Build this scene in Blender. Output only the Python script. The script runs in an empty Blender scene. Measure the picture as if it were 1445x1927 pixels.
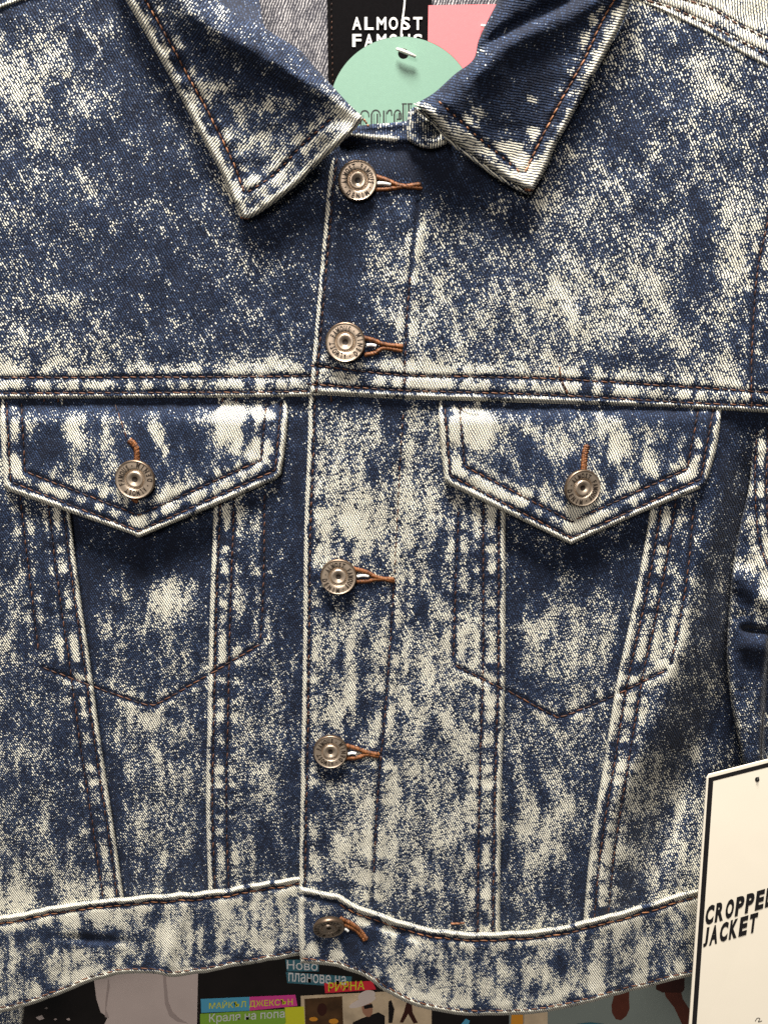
import bpy, math, random
import numpy as np
from mathutils import Vector, Matrix
random.seed(7)
rng = np.random.default_rng(11)
S = bpy.context.scene
C = S.collection

# ------------------------------------------------------------------ camera
PW, PH = 1445.0, 1927.0
FPX = 1669.0                       # focal length in photo pixels
D0 = 0.397                         # camera to jacket front, metres
PITCH, ROLL = math.radians(15.0), math.radians(1.9)
fwd = np.array([0, math.cos(PITCH), -math.sin(PITCH)])
r0 = np.array([1.0, 0, 0]); u0 = np.array([0, math.sin(PITCH), math.cos(PITCH)])
rgt = math.cos(ROLL) * r0 + math.sin(ROLL) * u0
upv = -math.sin(ROLL) * r0 + math.cos(ROLL) * u0
CAM = -fwd * D0
cam = bpy.data.cameras.new('camera'); camo = bpy.data.objects.new('camera', cam); C.objects.link(camo)
camo.matrix_world = Matrix(((rgt[0], upv[0], -fwd[0], CAM[0]), (rgt[1], upv[1], -fwd[1], CAM[1]),
                            (rgt[2], upv[2], -fwd[2], CAM[2]), (0, 0, 0, 1)))
cam.sensor_fit = 'VERTICAL'; cam.sensor_height = 24.0; cam.lens = 24.0 * FPX / PH
cam.clip_start = 0.01; cam.clip_end = 50
S.camera = camo

# ------------------------------------------------------------------ light
w = bpy.data.worlds.new('World'); S.world = w; w.use_nodes = True
bg = w.node_tree.nodes['Background']; bg.inputs[0].default_value = (1.0, 0.96, 0.92, 1); bg.inputs[1].default_value = 0.07
def area(name, loc, target, size, power, col):
    l = bpy.data.lights.new(name, 'AREA'); l.shape = 'RECTANGLE'; l.size, l.size_y = size; l.energy = power; l.color = col
    o = bpy.data.objects.new(name, l); C.objects.link(o); o.location = loc
    o.rotation_euler = (Vector(target) - Vector(loc)).to_track_quat('-Z', 'Y').to_euler()
    return o
area('area_lamp', (-0.12, -0.42, 1.25), (0, 0, -0.10), (0.50, 0.25), 68, (1.0, 0.955, 0.88))  # ceiling light overhead
area('area_lamp', (-0.3, -1.6, 0.75), (0, 0, 0), (0.6, 0.6), 15, (1.0, 0.92, 0.85))  # added frontal fill with no real source; lifts posters, hem and metal
S.view_settings.view_transform = 'Standard'; S.view_settings.look = 'None'
S.view_settings.exposure = 0.0; S.view_settings.gamma = 1.0
S.render.engine = 'CYCLES'
S.cycles.max_bounces = 6; S.cycles.use_denoising = False

# ------------------------------------------------------------------ pixel -> point
def P(x, y, h):
    """point on the view line through a photo pixel, h mm in front of the jacket plane"""
    x = np.asarray(x, float); y = np.asarray(y, float); h = np.asarray(h, float)
    d = fwd + ((x - PW / 2) / FPX)[..., None] * rgt + ((PH / 2 - y) / FPX)[..., None] * upv
    t = (-h / 1000.0 - CAM[1]) / d[..., 1]
    return CAM + d * t[..., None]
def mmpx(x, y, h=0):
    return float(np.linalg.norm(P(x + 1.0, y, h) - P(x, y, h)) * 1000)

# ------------------------------------------------------------------ noise
LAT = rng.random((256, 256))
def vnoise(x, y, seed=0):
    x = np.asarray(x, float) + seed * 17.31; y = np.asarray(y, float) + seed * 9.77
    xi = np.floor(x).astype(int); yi = np.floor(y).astype(int); fx = x - xi; fy = y - yi
    fx = fx * fx * (3 - 2 * fx); fy = fy * fy * (3 - 2 * fy)
    a = LAT[xi & 255, yi & 255]; b = LAT[(xi + 1) & 255, yi & 255]; c = LAT[xi & 255, (yi + 1) & 255]; d = LAT[(xi + 1) & 255, (yi + 1) & 255]
    return (a * (1 - fx) + b * fx) * (1 - fy) + (c * (1 - fx) + d * fx) * fy
def fbm(x, y, seed=0, o=3):
    s = 0; a = 0.5; t = 0
    for k in range(o):
        s = s + a * vnoise(x * 2 ** k, y * 2 ** k, seed + k * 3); t += a; a *= 0.55
    return s / t
def sst(a, b, x):
    t = np.clip((x - a) / (b - a), 0, 1); return t * t * (3 - 2 * t)

# ------------------------------------------------------------------ polylines
def smooth(pts, n=8):
    p = np.array(pts, float)
    if len(p) < 3: return p
    q = np.vstack([2 * p[0] - p[1], p, 2 * p[-1] - p[-2]]); out = []
    for i in range(1, len(q) - 2):
        for k in range(n):
            t = k / n
            out.append(0.5 * ((2 * q[i]) + (-q[i - 1] + q[i + 1]) * t + (2 * q[i - 1] - 5 * q[i] + 4 * q[i + 1] - q[i + 2]) * t * t
                              + (-q[i - 1] + 3 * q[i] - 3 * q[i + 1] + q[i + 2]) * t ** 3))
    out.append(q[-2]); return np.array(out)
def arclen(p):
    return np.concatenate([[0], np.cumsum(np.linalg.norm(np.diff(p, axis=0), axis=1))])
def at(p, f):
    """points at fractions f of arc length"""
    s = arclen(p); f = np.asarray(f) * s[-1]
    return np.stack([np.interp(f, s, p[:, 0]), np.interp(f, s, p[:, 1])], -1)
def dist(p, x, y):
    best = np.full(np.shape(x), 1e9); bs = np.zeros(np.shape(x)); s = arclen(p)
    for i in range(len(p) - 1):
        a, b = p[i], p[i + 1]; e = b - a; L2 = e @ e + 1e-9
        t = np.clip(((x - a[0]) * e[0] + (y - a[1]) * e[1]) / L2, 0, 1)
        d = np.hypot(x - a[0] - t * e[0], y - a[1] - t * e[1]); m = d < best
        best = np.where(m, d, best); bs = np.where(m, s[i] + t * math.sqrt(L2), bs)
    return best, bs
def offset_poly(p, o):
    p = np.array(p, float); t = np.gradient(p, axis=0); n = np.stack([-t[:, 1], t[:, 0]], -1); n /= np.linalg.norm(n, axis=1)[:, None]
    return p + n * o

# ------------------------------------------------------------------ how bleached the cloth is, some shade darkened in (0 indigo .. 9 cream), one figure per 48 px
GRID = [
 [2,2,3,3,2,2,3,4,4,2,2,2,2,2,2,2,2,2,1,1,1,1,1,2,4,6,7,7,8,8],
 [4,4,5,3,3,2,3,4,4,4,3,2,2,2,2,2,2,2,1,1,1,2,1,3,4,4,3,3,5,7],
 [6,6,5,4,2,2,3,3,3,3,3,3,2,2,2,2,2,1,1,1,1,1,3,4,5,4,5,6,5,4],
 [6,6,3,4,3,2,2,4,4,4,4,3,3,3,2,2,2,1,1,1,1,2,3,3,3,4,5,6,6,4],
 [4,5,4,5,3,2,2,5,4,5,4,4,5,7,3,2,3,2,2,2,3,3,2,3,3,2,3,3,4,4],
 [3,4,5,3,3,3,2,4,4,4,5,5,6,3,3,2,1,3,4,4,5,2,3,3,2,3,4,4,5,4],
 [3,4,4,3,3,2,2,3,5,4,5,5,2,2,1,1,1,1,2,6,7,2,3,5,4,4,4,5,5,3],
 [4,4,4,4,3,3,2,2,4,7,5,2,2,1,1,2,3,2,2,3,3,4,4,4,4,4,3,4,6,4],
 [4,4,3,3,3,3,3,3,2,4,3,2,1,2,3,4,4,4,3,3,4,4,5,5,4,4,5,3,6,4],
 [3,4,3,2,3,2,3,3,4,3,2,2,1,2,4,5,5,4,4,4,4,4,5,5,5,5,5,3,6,4],
 [3,3,2,2,2,2,2,3,4,4,4,3,2,2,4,5,4,4,3,4,5,5,6,5,6,5,4,3,6,3],
 [4,3,3,3,2,3,2,2,2,3,2,2,2,3,4,5,4,4,4,5,5,6,6,6,6,6,4,4,5,2],
 [4,4,4,4,3,3,2,2,2,2,2,3,2,2,3,5,5,5,5,5,5,6,6,5,6,6,5,5,5,2],
 [5,4,4,4,4,3,3,3,3,3,3,3,2,2,2,3,5,4,4,4,4,4,4,4,4,4,5,4,4,2],
 [6,4,5,4,5,4,5,4,5,6,6,5,4,5,4,6,7,6,6,5,6,6,5,5,5,5,5,6,6,3],
 [4,3,4,4,4,3,4,4,5,6,6,6,6,5,5,6,6,5,5,5,5,5,6,6,6,6,7,5,7,4],
 [5,3,5,3,4,4,3,6,5,8,5,2,4,4,5,3,6,5,7,6,6,5,5,6,5,4,4,2,1,3],
 [4,2,4,3,4,3,3,5,4,7,5,2,4,4,4,3,6,4,6,5,5,4,4,6,5,4,3,2,1,4],
 [4,4,4,3,4,3,3,5,5,5,5,1,5,5,4,4,6,4,5,5,4,5,3,6,5,5,5,2,1,4],
 [3,4,4,4,5,4,4,5,5,3,1,2,6,6,6,5,5,4,4,4,5,4,5,6,5,3,2,3,2,4],
 [2,2,3,2,1,5,2,1,3,2,1,2,6,7,6,6,5,4,4,3,2,3,6,4,2,3,2,3,2,5],
 [2,3,4,2,3,1,1,2,4,3,2,2,6,6,5,6,5,3,3,4,3,3,2,2,2,4,3,4,4,4],
 [3,2,4,2,4,2,3,4,4,3,2,3,5,3,3,5,5,4,4,4,3,3,3,2,2,4,4,4,5,6],
 [4,2,4,3,3,4,6,6,4,3,2,3,4,4,4,5,5,4,4,4,3,4,5,5,4,5,5,4,4,6],
 [4,3,3,4,4,4,5,5,4,3,3,3,5,5,4,5,5,3,5,5,5,6,6,5,5,6,5,4,3,3],
 [5,4,3,4,4,3,4,4,4,3,3,4,5,5,5,4,4,5,4,5,6,5,6,6,6,6,6,4,4,3],
 [4,4,4,5,3,3,3,4,4,3,3,4,5,5,5,5,6,5,6,6,5,5,5,5,6,5,5,5,4,3],
 [4,5,4,5,5,4,4,4,4,4,4,4,5,5,4,6,6,6,6,6,5,4,4,5,6,5,4,5,4,3],
 [4,5,4,5,5,5,5,4,4,4,4,5,5,4,4,6,6,6,6,7,6,6,6,6,6,5,4,4,4,3],
 [5,5,5,5,4,5,4,4,5,5,4,5,4,4,5,6,7,6,6,7,6,5,6,6,7,6,5,5,4,4],
 [5,5,5,5,4,3,4,5,4,4,5,4,4,5,5,6,6,6,7,7,6,6,6,6,6,6,5,5,4,4],
 [5,6,4,4,5,4,4,5,4,4,5,4,5,4,5,6,6,6,6,7,6,6,6,6,6,5,5,5,5,5],
 [6,6,5,3,4,6,5,4,4,4,3,4,5,5,5,6,7,6,6,7,6,6,6,6,6,6,6,6,5,5],
 [6,7,6,4,4,3,5,3,5,5,4,3,5,5,5,6,6,6,6,6,5,6,6,6,6,5,6,6,5,5],
 [7,7,5,6,5,4,3,3,5,5,5,5,4,6,5,5,6,6,5,7,5,5,5,5,4,5,5,5,5,5],
 [7,5,6,5,5,6,5,5,6,6,5,4,3,3,4,2,3,5,4,5,4,4,4,5,5,6,6,7,6,6],
 [6,5,5,4,5,5,6,6,6,6,6,6,4,3,4,5,5,5,5,6,6,7,6,6,7,6,6,6,6,6],
 [6,5,6,6,5,5,6,6,6,6,5,6,6,4,4,5,6,6,6,5,6,5,5,6,7,6,6,6,6,6],
 [6,5,6,7,6,6,6,6,6,6,6,6,6,5,4,5,6,6,7,6,6,6,7,6,6,6,6,6,6,6],
 [6,6,6,6,6,6,6,6,6,6,6,6,6,6,6,6,6,6,6,6,6,6,6,6,6,6,6,6,6,6]]
GRID = np.array(GRID, float) / 9.0
GRID[20:31, 26:29] -= .14; GRID[1:5, 17:23] += .07; GRID[14:16, :] -= .05; GRID[28:38, 15:26] -= .06; GRID[26:35, 0:4] -= .12; GRID[20:35, 0:12] -= .03; GRID[23:30, 19:26] -= .05; GRID[8:13, 19:26] -= .04  # cells beside the sleeve lowered first, darkening the shaded right side
# single patches that read on their own: x, y, half width, half height, lean, amount
BLOBS = [
 (430,793,27,38,0.1,.75),(488,778,20,20,0,.6),(487,861,17,24,.1,.7),(300,822,12,50,-.2,.55),(468,820,12,40,0,-.5),(445,868,34,14,0,-.45),
 (150,800,26,40,.2,.3),(90,850,30,30,0,-.25),(205,800,16,40,0,.25),(355,830,30,45,0,-.3),(258,975,16,22,.5,.6),(315,930,20,30,.5,.45),(30,880,14,22,0,.5),
 (200,915,60,12,.35,.3),(290,1010,90,10,0,-.1),
 (895,800,40,36,.2,.5),(860,780,12,26,0,.4),(1000,850,40,26,.4,-.3),(1050,850,30,40,0,.2),(1085,970,26,24,.5,.55),(1150,900,12,20,0,-.4),
 (1160,830,20,40,-.1,.3),(1300,895,16,20,.2,.5),(1230,850,24,40,0,.2),(980,945,14,16,0,.5),(900,915,26,14,.5,.4),(1020,800,30,18,0,-.2),
 (320,1120,46,40,.3,.35),(200,1170,26,20,0,.25),(270,1060,100,35,0,-.3),(300,1360,90,16,.2,.22),(330,1190,60,60,0,-.1),
 (1010,900,20,20,0,-.2),(1080,1050,90,30,0,-.2),(1010,1090,40,50,0,-.12),(1090,1180,60,50,.4,.05),(985,1300,30,60,0,-.2),
 (680,960,50,60,0,.2),(640,850,12,70,.1,.15),(775,840,8,90,0.05,.25),(690,900,22,24,0,-.25),(735,800,14,30,0,-.25),
 (655,1020,16,14,0,-.35),(640,1240,12,26,0,-.35),(690,1250,14,20,0,-.35),(665,1210,12,40,.1,.25),(700,1335,30,14,.1,-.35),(660,1300,18,40,.4,.25),
 (610,1370,16,18,.3,-.35),(640,1460,40,16,.2,-.35),(600,1500,14,26,.3,-.3),(690,1380,22,20,0,.3),(790,1100,10,80,0,-.4),(800,1000,9,90,.05,.25),(830,1060,9,70,0,-.25),
 (820,1200,30,70,0,.1),(800,1180,8,60,0,-.3),(620,1560,16,50,.2,-.25),(640,1600,20,30,0,.25),(580,1640,20,14,0,-.25),
 (700,1660,44,24,.2,.35),(590,1650,22,10,0,.3),(640,1668,44,8,.1,-.5),(600,1718,16,14,.4,.45),(672,1725,24,16,.4,.5),(640,1700,16,14,0,-.4),(590,1782,14,16,0,.45),(640,1782,9,20,0,.35),
 (615,1790,10,20,0,-.4),(665,1790,16,20,0,-.4),(640,1740,60,26,.3,-.25),(735,1740,14,16,0,.4),(700,1760,14,24,.4,-.3),
 (785,470,10,60,.25,.3),(820,560,10,60,.25,.25),(750,430,30,30,0,-.2),(670,420,50,60,0,-.2),(640,520,44,70,0,-.25),(640,580,40,20,0,-.2),(700,470,22,60,0,.1),
 (860,320,90,60,0,-.3),(740,300,80,40,0,-.3),(930,400,16,50,.6,.25),(1010,390,12,50,.5,.25),(960,430,50,30,0,-.2),
 (1040,560,50,40,0,.15),(1110,610,40,30,0,.15),(1230,520,40,50,.2,.1),(1300,560,36,60,-.3,-.12),(1390,500,12,60,-.1,.3),(1310,420,20,60,0,-.2),
 (100,90,26,40,-.4,.12),(15,130,14,50,-.4,.15),(45,180,22,30,-.4,.10),(105,160,18,24,0,-.3),(150,170,30,20,.3,.2),(175,80,10,34,-.4,.3),(150,95,14,30,0,-.35),(70,260,14,26,-.4,.3),
 (25,270,14,30,.5,.2),(200,260,60,50,0,-.1),(60,310,50,14,0,-.2),(160,340,14,40,-.3,.2),(240,460,70,20,0,-.15),(300,550,120,50,0,-.12),(120,560,50,16,-.1,.2),(430,580,50,30,.3,.15),
 (25,692,26,14,.2,.35),(95,690,24,9,-.4,.3),(160,700,26,8,0,.25),(255,692,34,12,-.2,.3),(350,688,44,12,0,.3),(500,690,70,14,0,.35),(60,700,12,16,0,-.3),(215,700,14,14,0,-.25),(300,695,12,14,0,-.2),
 (610,690,22,10,0,.2),(720,690,40,10,0,.2),(800,690,50,14,.1,.25),(900,695,60,12,0,.2),(1380,722,30,10,.1,.4),(1250,690,50,20,0,-.2),(1150,680,40,16,0,-.15),
 (1030,170,60,80,0,-.25),(965,285,30,15,.3,.75),(1005,188,16,9,.2,.6),(1005,240,14,10,.2,.55),(995,325,24,22,.5,.7),(890,268,50,14,.6,.5),(1115,45,12,14,.2,.45),(1100,75,14,12,.2,.4),(905,215,20,10,.4,.35),(1090,20,20,16,0,-.2),
 (1060,295,24,30,.4,.3),(1040,330,26,16,0,.2),
 (500,150,70,16,.3,-.2),(420,160,36,12,.2,.25),(520,200,50,12,-.2,.25),(480,260,60,10,-.5,.2),(470,90,50,14,.4,-.3),(600,170,20,14,.5,.25),(540,230,60,10,-.6,-.2),(470,340,12,12,-.6,.5),(440,330,16,12,0,-.2),
 (60,1760,40,14,-.1,-.3),(150,1780,50,14,-.1,-.35),(215,1720,16,20,0,.3),(330,1750,30,50,.3,.2),(190,1760,50,12,.1,-.25),(460,1720,50,20,.2,.15),(260,1815,30,14,0,-.3),(365,1815,24,14,0,-.3),
 (920,1720,20,14,0,.3),(850,1735,30,14,0,-.2),(1050,1810,14,22,.2,-.45),(1180,1820,14,10,-.6,-.4),(820,1830,20,14,0,-.2),(780,1800,14,20,.2,.2),(980,1790,40,10,-.2,-.2),
 (1180,1700,60,14,-.2,-.4),(1015,1480,12,60,-.3,-.2),(1000,1560,60,30,-.5,.2),(955,1600,14,40,0,-.3),(960,1480,14,60,0,-.2),(1040,1660,40,24,0,-.2),
 (1420,1050,40,22,.3,.35),(1410,1120,26,30,0,-.4),(1400,1150,40,10,-.5,.2),(1420,1240,40,50,0,-.3),(1340,1060,30,120,0,.05),
 (1300,1150,40,26,-.7,.1),(1250,1240,24,60,.2,.15),(1330,1310,16,50,-.3,.15),(1370,1330,14,60,0,-.2),
]
def bleach_shade(x, y):
    wx = x + 22 * (fbm(x / 46, y / 46, 1) - .5) + 10 * (vnoise(x / 14, y / 14, 2) - .5)
    wy = y + 26 * (fbm(x / 46, y / 46, 5) - .5) + 12 * (vnoise(x / 14, y / 14, 6) - .5)
    gx = np.clip(wx / 48.17 - .5, 0, 28.999); gy = np.clip(wy / 48.17 - .5, 0, 38.999)
    xi = gx.astype(int); yi = gy.astype(int); fx = gx - xi; fy = gy - yi
    b = (GRID[yi, xi] * (1 - fx) + GRID[yi, xi + 1] * fx) * (1 - fy) + (GRID[yi + 1, xi] * (1 - fx) + GRID[yi + 1, xi + 1] * fx) * fy
    for (bx, by, rx, ry, a, k) in BLOBS:
        dx = wx - bx; dy = wy - by; ca, sa = math.cos(a), math.sin(a)
        q = ((dx * ca + dy * sa) / rx) ** 2 + ((-dx * sa + dy * ca) / ry) ** 2
        b = b + k * sst(1.5, .35, np.sqrt(q))
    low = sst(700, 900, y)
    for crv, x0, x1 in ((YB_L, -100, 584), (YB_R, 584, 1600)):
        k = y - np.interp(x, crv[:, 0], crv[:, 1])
        b = b - .42 * (k > -1) * (x >= x0) * (x < x1) * np.exp(-(np.clip(k - 4, 0, 999) / 20.) ** 2) * (.6 + .8 * vnoise(x / 26, y * 0, 63))  # unbleached strip below the yoke edge, its shadow darkened in as well
    # cloth sheltered beside a raised welt or under the placket keeps its dye
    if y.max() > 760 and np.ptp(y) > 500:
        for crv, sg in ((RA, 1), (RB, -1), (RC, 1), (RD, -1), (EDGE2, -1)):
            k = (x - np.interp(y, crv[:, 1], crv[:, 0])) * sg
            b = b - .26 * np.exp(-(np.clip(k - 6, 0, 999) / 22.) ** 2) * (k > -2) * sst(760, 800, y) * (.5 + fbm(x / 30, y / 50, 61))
    str_ = vnoise(x / 11 + 2 * fbm(x / 60, y / 60, 8), y / 52, 9) - .5
    iso = fbm(x / 26, y / 34, 12, 3) - .5
    diag = vnoise((x * .87 - y * .5) / 10, (x * .5 + y * .87) / 46, 15) - .5
    b = b + (.55 + .12 * low) * iso + low * .40 * str_ + (1 - low) * .26 * diag
    return b

# ------------------------------------------------------------------ materials
def nt(mat):
    mat.use_nodes = True; t = mat.node_tree; return t, t.nodes, t.links, t.nodes['Principled BSDF']
def simple(name, col, rough=.6, metal=0, noise=0.0, scale=300, bump=0.0, bdist=.0002, spec=.5):
    m = bpy.data.materials.new(name); t, n, l, b = nt(m)
    b.inputs['Base Color'].default_value = (*col, 1); b.inputs['Roughness'].default_value = rough; b.inputs['Metallic'].default_value = metal
    b.inputs['Specular IOR Level'].default_value = spec
    if noise or bump:
        g = n.new('ShaderNodeNewGeometry'); x = n.new('ShaderNodeTexNoise'); x.inputs['Scale'].default_value = scale; x.inputs['Detail'].default_value = 3
        l.new(g.outputs['Position'], x.inputs['Vector'])
        if noise:
            r = n.new('ShaderNodeMapRange'); r.inputs[3].default_value = 1 - noise; r.inputs[4].default_value = 1 + noise
            l.new(x.outputs[0], r.inputs[0]); v = n.new('ShaderNodeVectorMath'); v.operation = 'SCALE'; v.inputs[0].default_value = col
            l.new(r.outputs[0], v.inputs['Scale']); l.new(v.outputs[0], b.inputs['Base Color'])
        if bump:
            p = n.new('ShaderNodeBump'); p.inputs['Strength'].default_value = bump; p.inputs['Distance'].default_value = bdist
            l.new(x.outputs[0], p.inputs['Height']); l.new(p.outputs[0], b.inputs['Normal'])
    return m

def denim(name, cream=(.78, .74, .59), groove=(.060, .072, .115), navy_a=(.0034, .0062, .017), navy_b=(.027, .050, .112), pitch=1.0, speck=.42, lift=0.0, mid=(.112, .145, .215), tiny=.42):
    m = bpy.data.materials.new(name); t, n, l, b = nt(m)
    def math_(op, a, bb=None, c=None):
        k = n.new('ShaderNodeMath'); k.operation = op
        for i, v in enumerate((a, bb, c)):
            if v is None: continue
            if isinstance(v, (int, float)): k.inputs[i].default_value = v
            else: l.new(v, k.inputs[i])
        return k.outputs[0]
    def smooth_(x, lo, hi, o0=0., o1=1.):
        r = n.new('ShaderNodeMapRange'); r.interpolation_type = 'SMOOTHSTEP'
        l.new(x, r.inputs[0]); r.inputs[1].default_value = lo; r.inputs[2].default_value = hi; r.inputs[3].default_value = o0; r.inputs[4].default_value = o1
        return r.outputs[0]
    def noise_(vec, scale, detail=2, rough=.5):
        k = n.new('ShaderNodeTexNoise'); k.inputs['Scale'].default_value = scale; k.inputs['Detail'].default_value = detail; k.inputs['Roughness'].default_value = rough
        l.new(vec, k.inputs['Vector']); return k.outputs[0]
    uv = n.new('ShaderNodeUVMap'); uv.uv_map = 'cloth'
    sep = n.new('ShaderNodeSeparateXYZ'); l.new(uv.outputs[0], sep.inputs[0]); U, V = sep.outputs[0], sep.outputs[1]
    wob = noise_(uv.outputs[0], .22, 2)
    wob2 = noise_(uv.outputs[0], 1.3, 1)
    rib = math_('ADD', math_('DIVIDE', V, pitch), math_('ADD', math_('MULTIPLY', wob, 1.3), math_('MULTIPLY', wob2, .35)))
    idx = math_('FLOOR', rib); fr = math_('FRACT', rib)
    prof = math_('SINE', math_('MULTIPLY', fr, math.pi))
    # grains: short floats of warp along each rib
    cv = n.new('ShaderNodeCombineXYZ'); l.new(math_('MULTIPLY', U, .85), cv.inputs[0]); l.new(math_('MULTIPLY', idx, 3.71), cv.inputs[1])
    grain = noise_(cv.outputs[0], 1.0, 1)
    cv2 = n.new('ShaderNodeCombineXYZ'); l.new(math_('MULTIPLY', U, 2.0), cv2.inputs[0]); l.new(math_('MULTIPLY', idx, 5.13), cv2.inputs[1]); cv2.inputs[2].default_value = 7
    grain2 = noise_(cv2.outputs[0], 1.0, 0)
    beads = math_('SINE', math_('MULTIPLY', math_('ADD', math_('MULTIPLY', U, 1.0), math_('MULTIPLY', idx, .5)), 2 * math.pi / 1.25))
    med = noise_(uv.outputs[0], .16, 3, .55)
    cv3 = n.new('ShaderNodeCombineXYZ'); l.new(math_('MULTIPLY', U, .34), cv3.inputs[0]); l.new(math_('MULTIPLY', V, .95), cv3.inputs[1])
    fine = noise_(cv3.outputs[0], 1.0, 3, .6)
    g_ = n.new('ShaderNodeNewGeometry'); mp = n.new('ShaderNodeMapping'); mp.inputs['Scale'].default_value = (420, 420, 110); l.new(g_.outputs['Position'], mp.inputs['Vector'])
    streak = noise_(mp.outputs[0], 1.0, 3, .6)
    at_ = n.new('ShaderNodeAttribute'); at_.attribute_name = 'bleach_shade'
    val = math_('MULTIPLY_ADD', at_.outputs['Fac'], 1.06, -.245 + lift)
    val = math_('ADD', val, math_('MULTIPLY', math_('SUBTRACT', med, .5), .34))
    val = math_('ADD', val, math_('MULTIPLY', math_('SUBTRACT', streak, .5), .42))
    val = math_('ADD', val, math_('MULTIPLY', math_('SUBTRACT', fine, .5), .55))
    val = math_('ADD', val, math_('MULTIPLY', math_('SUBTRACT', grain, .5), speck * 3.7))
    val = math_('ADD', val, math_('MULTIPLY', math_('SUBTRACT', grain2, .5), speck * 2.2))
    val = math_('ADD', val, math_('MULTIPLY', math_('SUBTRACT', prof, .62), .62))
    cv4 = n.new('ShaderNodeCombineXYZ'); l.new(math_('MULTIPLY', U, 1.9), cv4.inputs[0]); l.new(math_('MULTIPLY', idx, 7.77), cv4.inputs[1]); cv4.inputs[2].default_value = 21
    val = math_('ADD', val, math_('MULTIPLY', math_('MULTIPLY', smooth_(noise_(cv4.outputs[0], 1.0, 0), .55, .80), smooth_(prof, .35, 1.0)), tiny))
    mask = smooth_(val, .38, .79)
    mx = n.new('ShaderNodeMix'); mx.data_type = 'RGBA'; l.new(smooth_(prof, .30, .86), mx.inputs[0]); mx.inputs[6].default_value = (*groove, 1); mx.inputs[7].default_value = (*cream, 1)
    nv = n.new('ShaderNodeMix'); nv.data_type = 'RGBA'
    l.new(math_('MULTIPLY', smooth_(prof, .3, .95), smooth_(math_('ADD', grain2, math_('MULTIPLY', val, .55)), .35, .95)), nv.inputs[0]); nv.inputs[6].default_value = (*navy_a, 1); nv.inputs[7].default_value = (*navy_b, 1)
    hm = n.new('ShaderNodeMix'); hm.data_type = 'RGBA'; l.new(smooth_(mask, 0., .5), hm.inputs[0]); l.new(nv.outputs[2], hm.inputs[6]); hm.inputs[7].default_value = (*mid, 1)
    fm = n.new('ShaderNodeMix'); fm.data_type = 'RGBA'; l.new(smooth_(mask, .38, 1.), fm.inputs[0]); l.new(hm.outputs[2], fm.inputs[6]); l.new(mx.outputs[2], fm.inputs[7])
    l.new(fm.outputs[2], b.inputs['Base Color'])
    b.inputs['Roughness'].default_value = .82; b.inputs['Specular IOR Level'].default_value = .25
    b.inputs['Sheen Weight'].default_value = .06; b.inputs['Sheen Roughness'].default_value = .4
    hgt = math_('ADD', math_('MULTIPLY', prof, .75), math_('ADD', math_('MULTIPLY', beads, .10), math_('MULTIPLY', fine, .5)))
    bp = n.new('ShaderNodeBump'); bp.inputs['Strength'].default_value = .85; bp.inputs['Distance'].default_value = .00026
    l.new(hgt, bp.inputs['Height']); l.new(bp.outputs[0], b.inputs['Normal'])
    return m
M_DENIM = denim('bleached_denim')
M_CRISP = denim('bleached_denim_crisp', speck=.25, tiny=.34)
M_INSIDE = denim('denim_wrong_side', cream=(.42, .40, .40), groove=(.035, .033, .04), navy_a=(.03, .03, .04), navy_b=(.13, .125, .14), speck=.10, pitch=1.2, tiny=.1, mid=(.2, .19, .2))
def thread_mat(name, a, bcol):
    m = bpy.data.materials.new(name); t, n, l, b = nt(m)
    at_ = n.new('ShaderNodeAttribute'); at_.attribute_name = 'tint'
    mx = n.new('ShaderNodeMix'); mx.data_type = 'RGBA'; l.new(at_.outputs['Fac'], mx.inputs[0]); mx.inputs[6].default_value = (*a, 1); mx.inputs[7].default_value = (*bcol, 1)
    l.new(mx.outputs[2], b.inputs['Base Color']); b.inputs['Roughness'].default_value = .5; b.inputs['Specular IOR Level'].default_value = .35
    return m
M_THREAD = thread_mat('brown_thread', (.018, .009, .007), (.135, .058, .030))
M_ORANGE = thread_mat('copper_thread', (.07, .028, .014), (.36, .16, .075))
M_HOLE = thread_mat('rust_thread', (.05, .016, .005), (.22, .082, .026))
M_METAL = simple('antique_copper', (.52, .42, .325), .38, .85, .18, 900, .12, .0001)
M_RIM = simple('darkened_copper', (.17, .12, .085), .38, .85, .2, 900)
M_PIT = simple('dark_recess', (.016, .010, .007), .55, .3)
M_INK = simple('black_ink', (.008, .007, .008), .5)

# ------------------------------------------------------------------ object helpers
def mk(name, verts, faces, mat, parent=None, smooth_=True):
    me = bpy.data.meshes.new(name); me.from_pydata([tuple(v) for v in verts], [], [tuple(f) for f in faces]); me.update()
    if smooth_: me.shade_smooth()
    if mat: me.materials.append(mat)
    o = bpy.data.objects.new(name, me); C.objects.link(o)
    if parent is not None: o.parent = parent
    return o
def empty(name, loc):
    o = bpy.data.objects.new(name, None); C.objects.link(o); o.location = loc; o.empty_display_size = .02; return o
def tag(o, label, cat, group=None):
    o['label'] = label; o['category'] = cat
    if group: o['group'] = group
    return o

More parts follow.
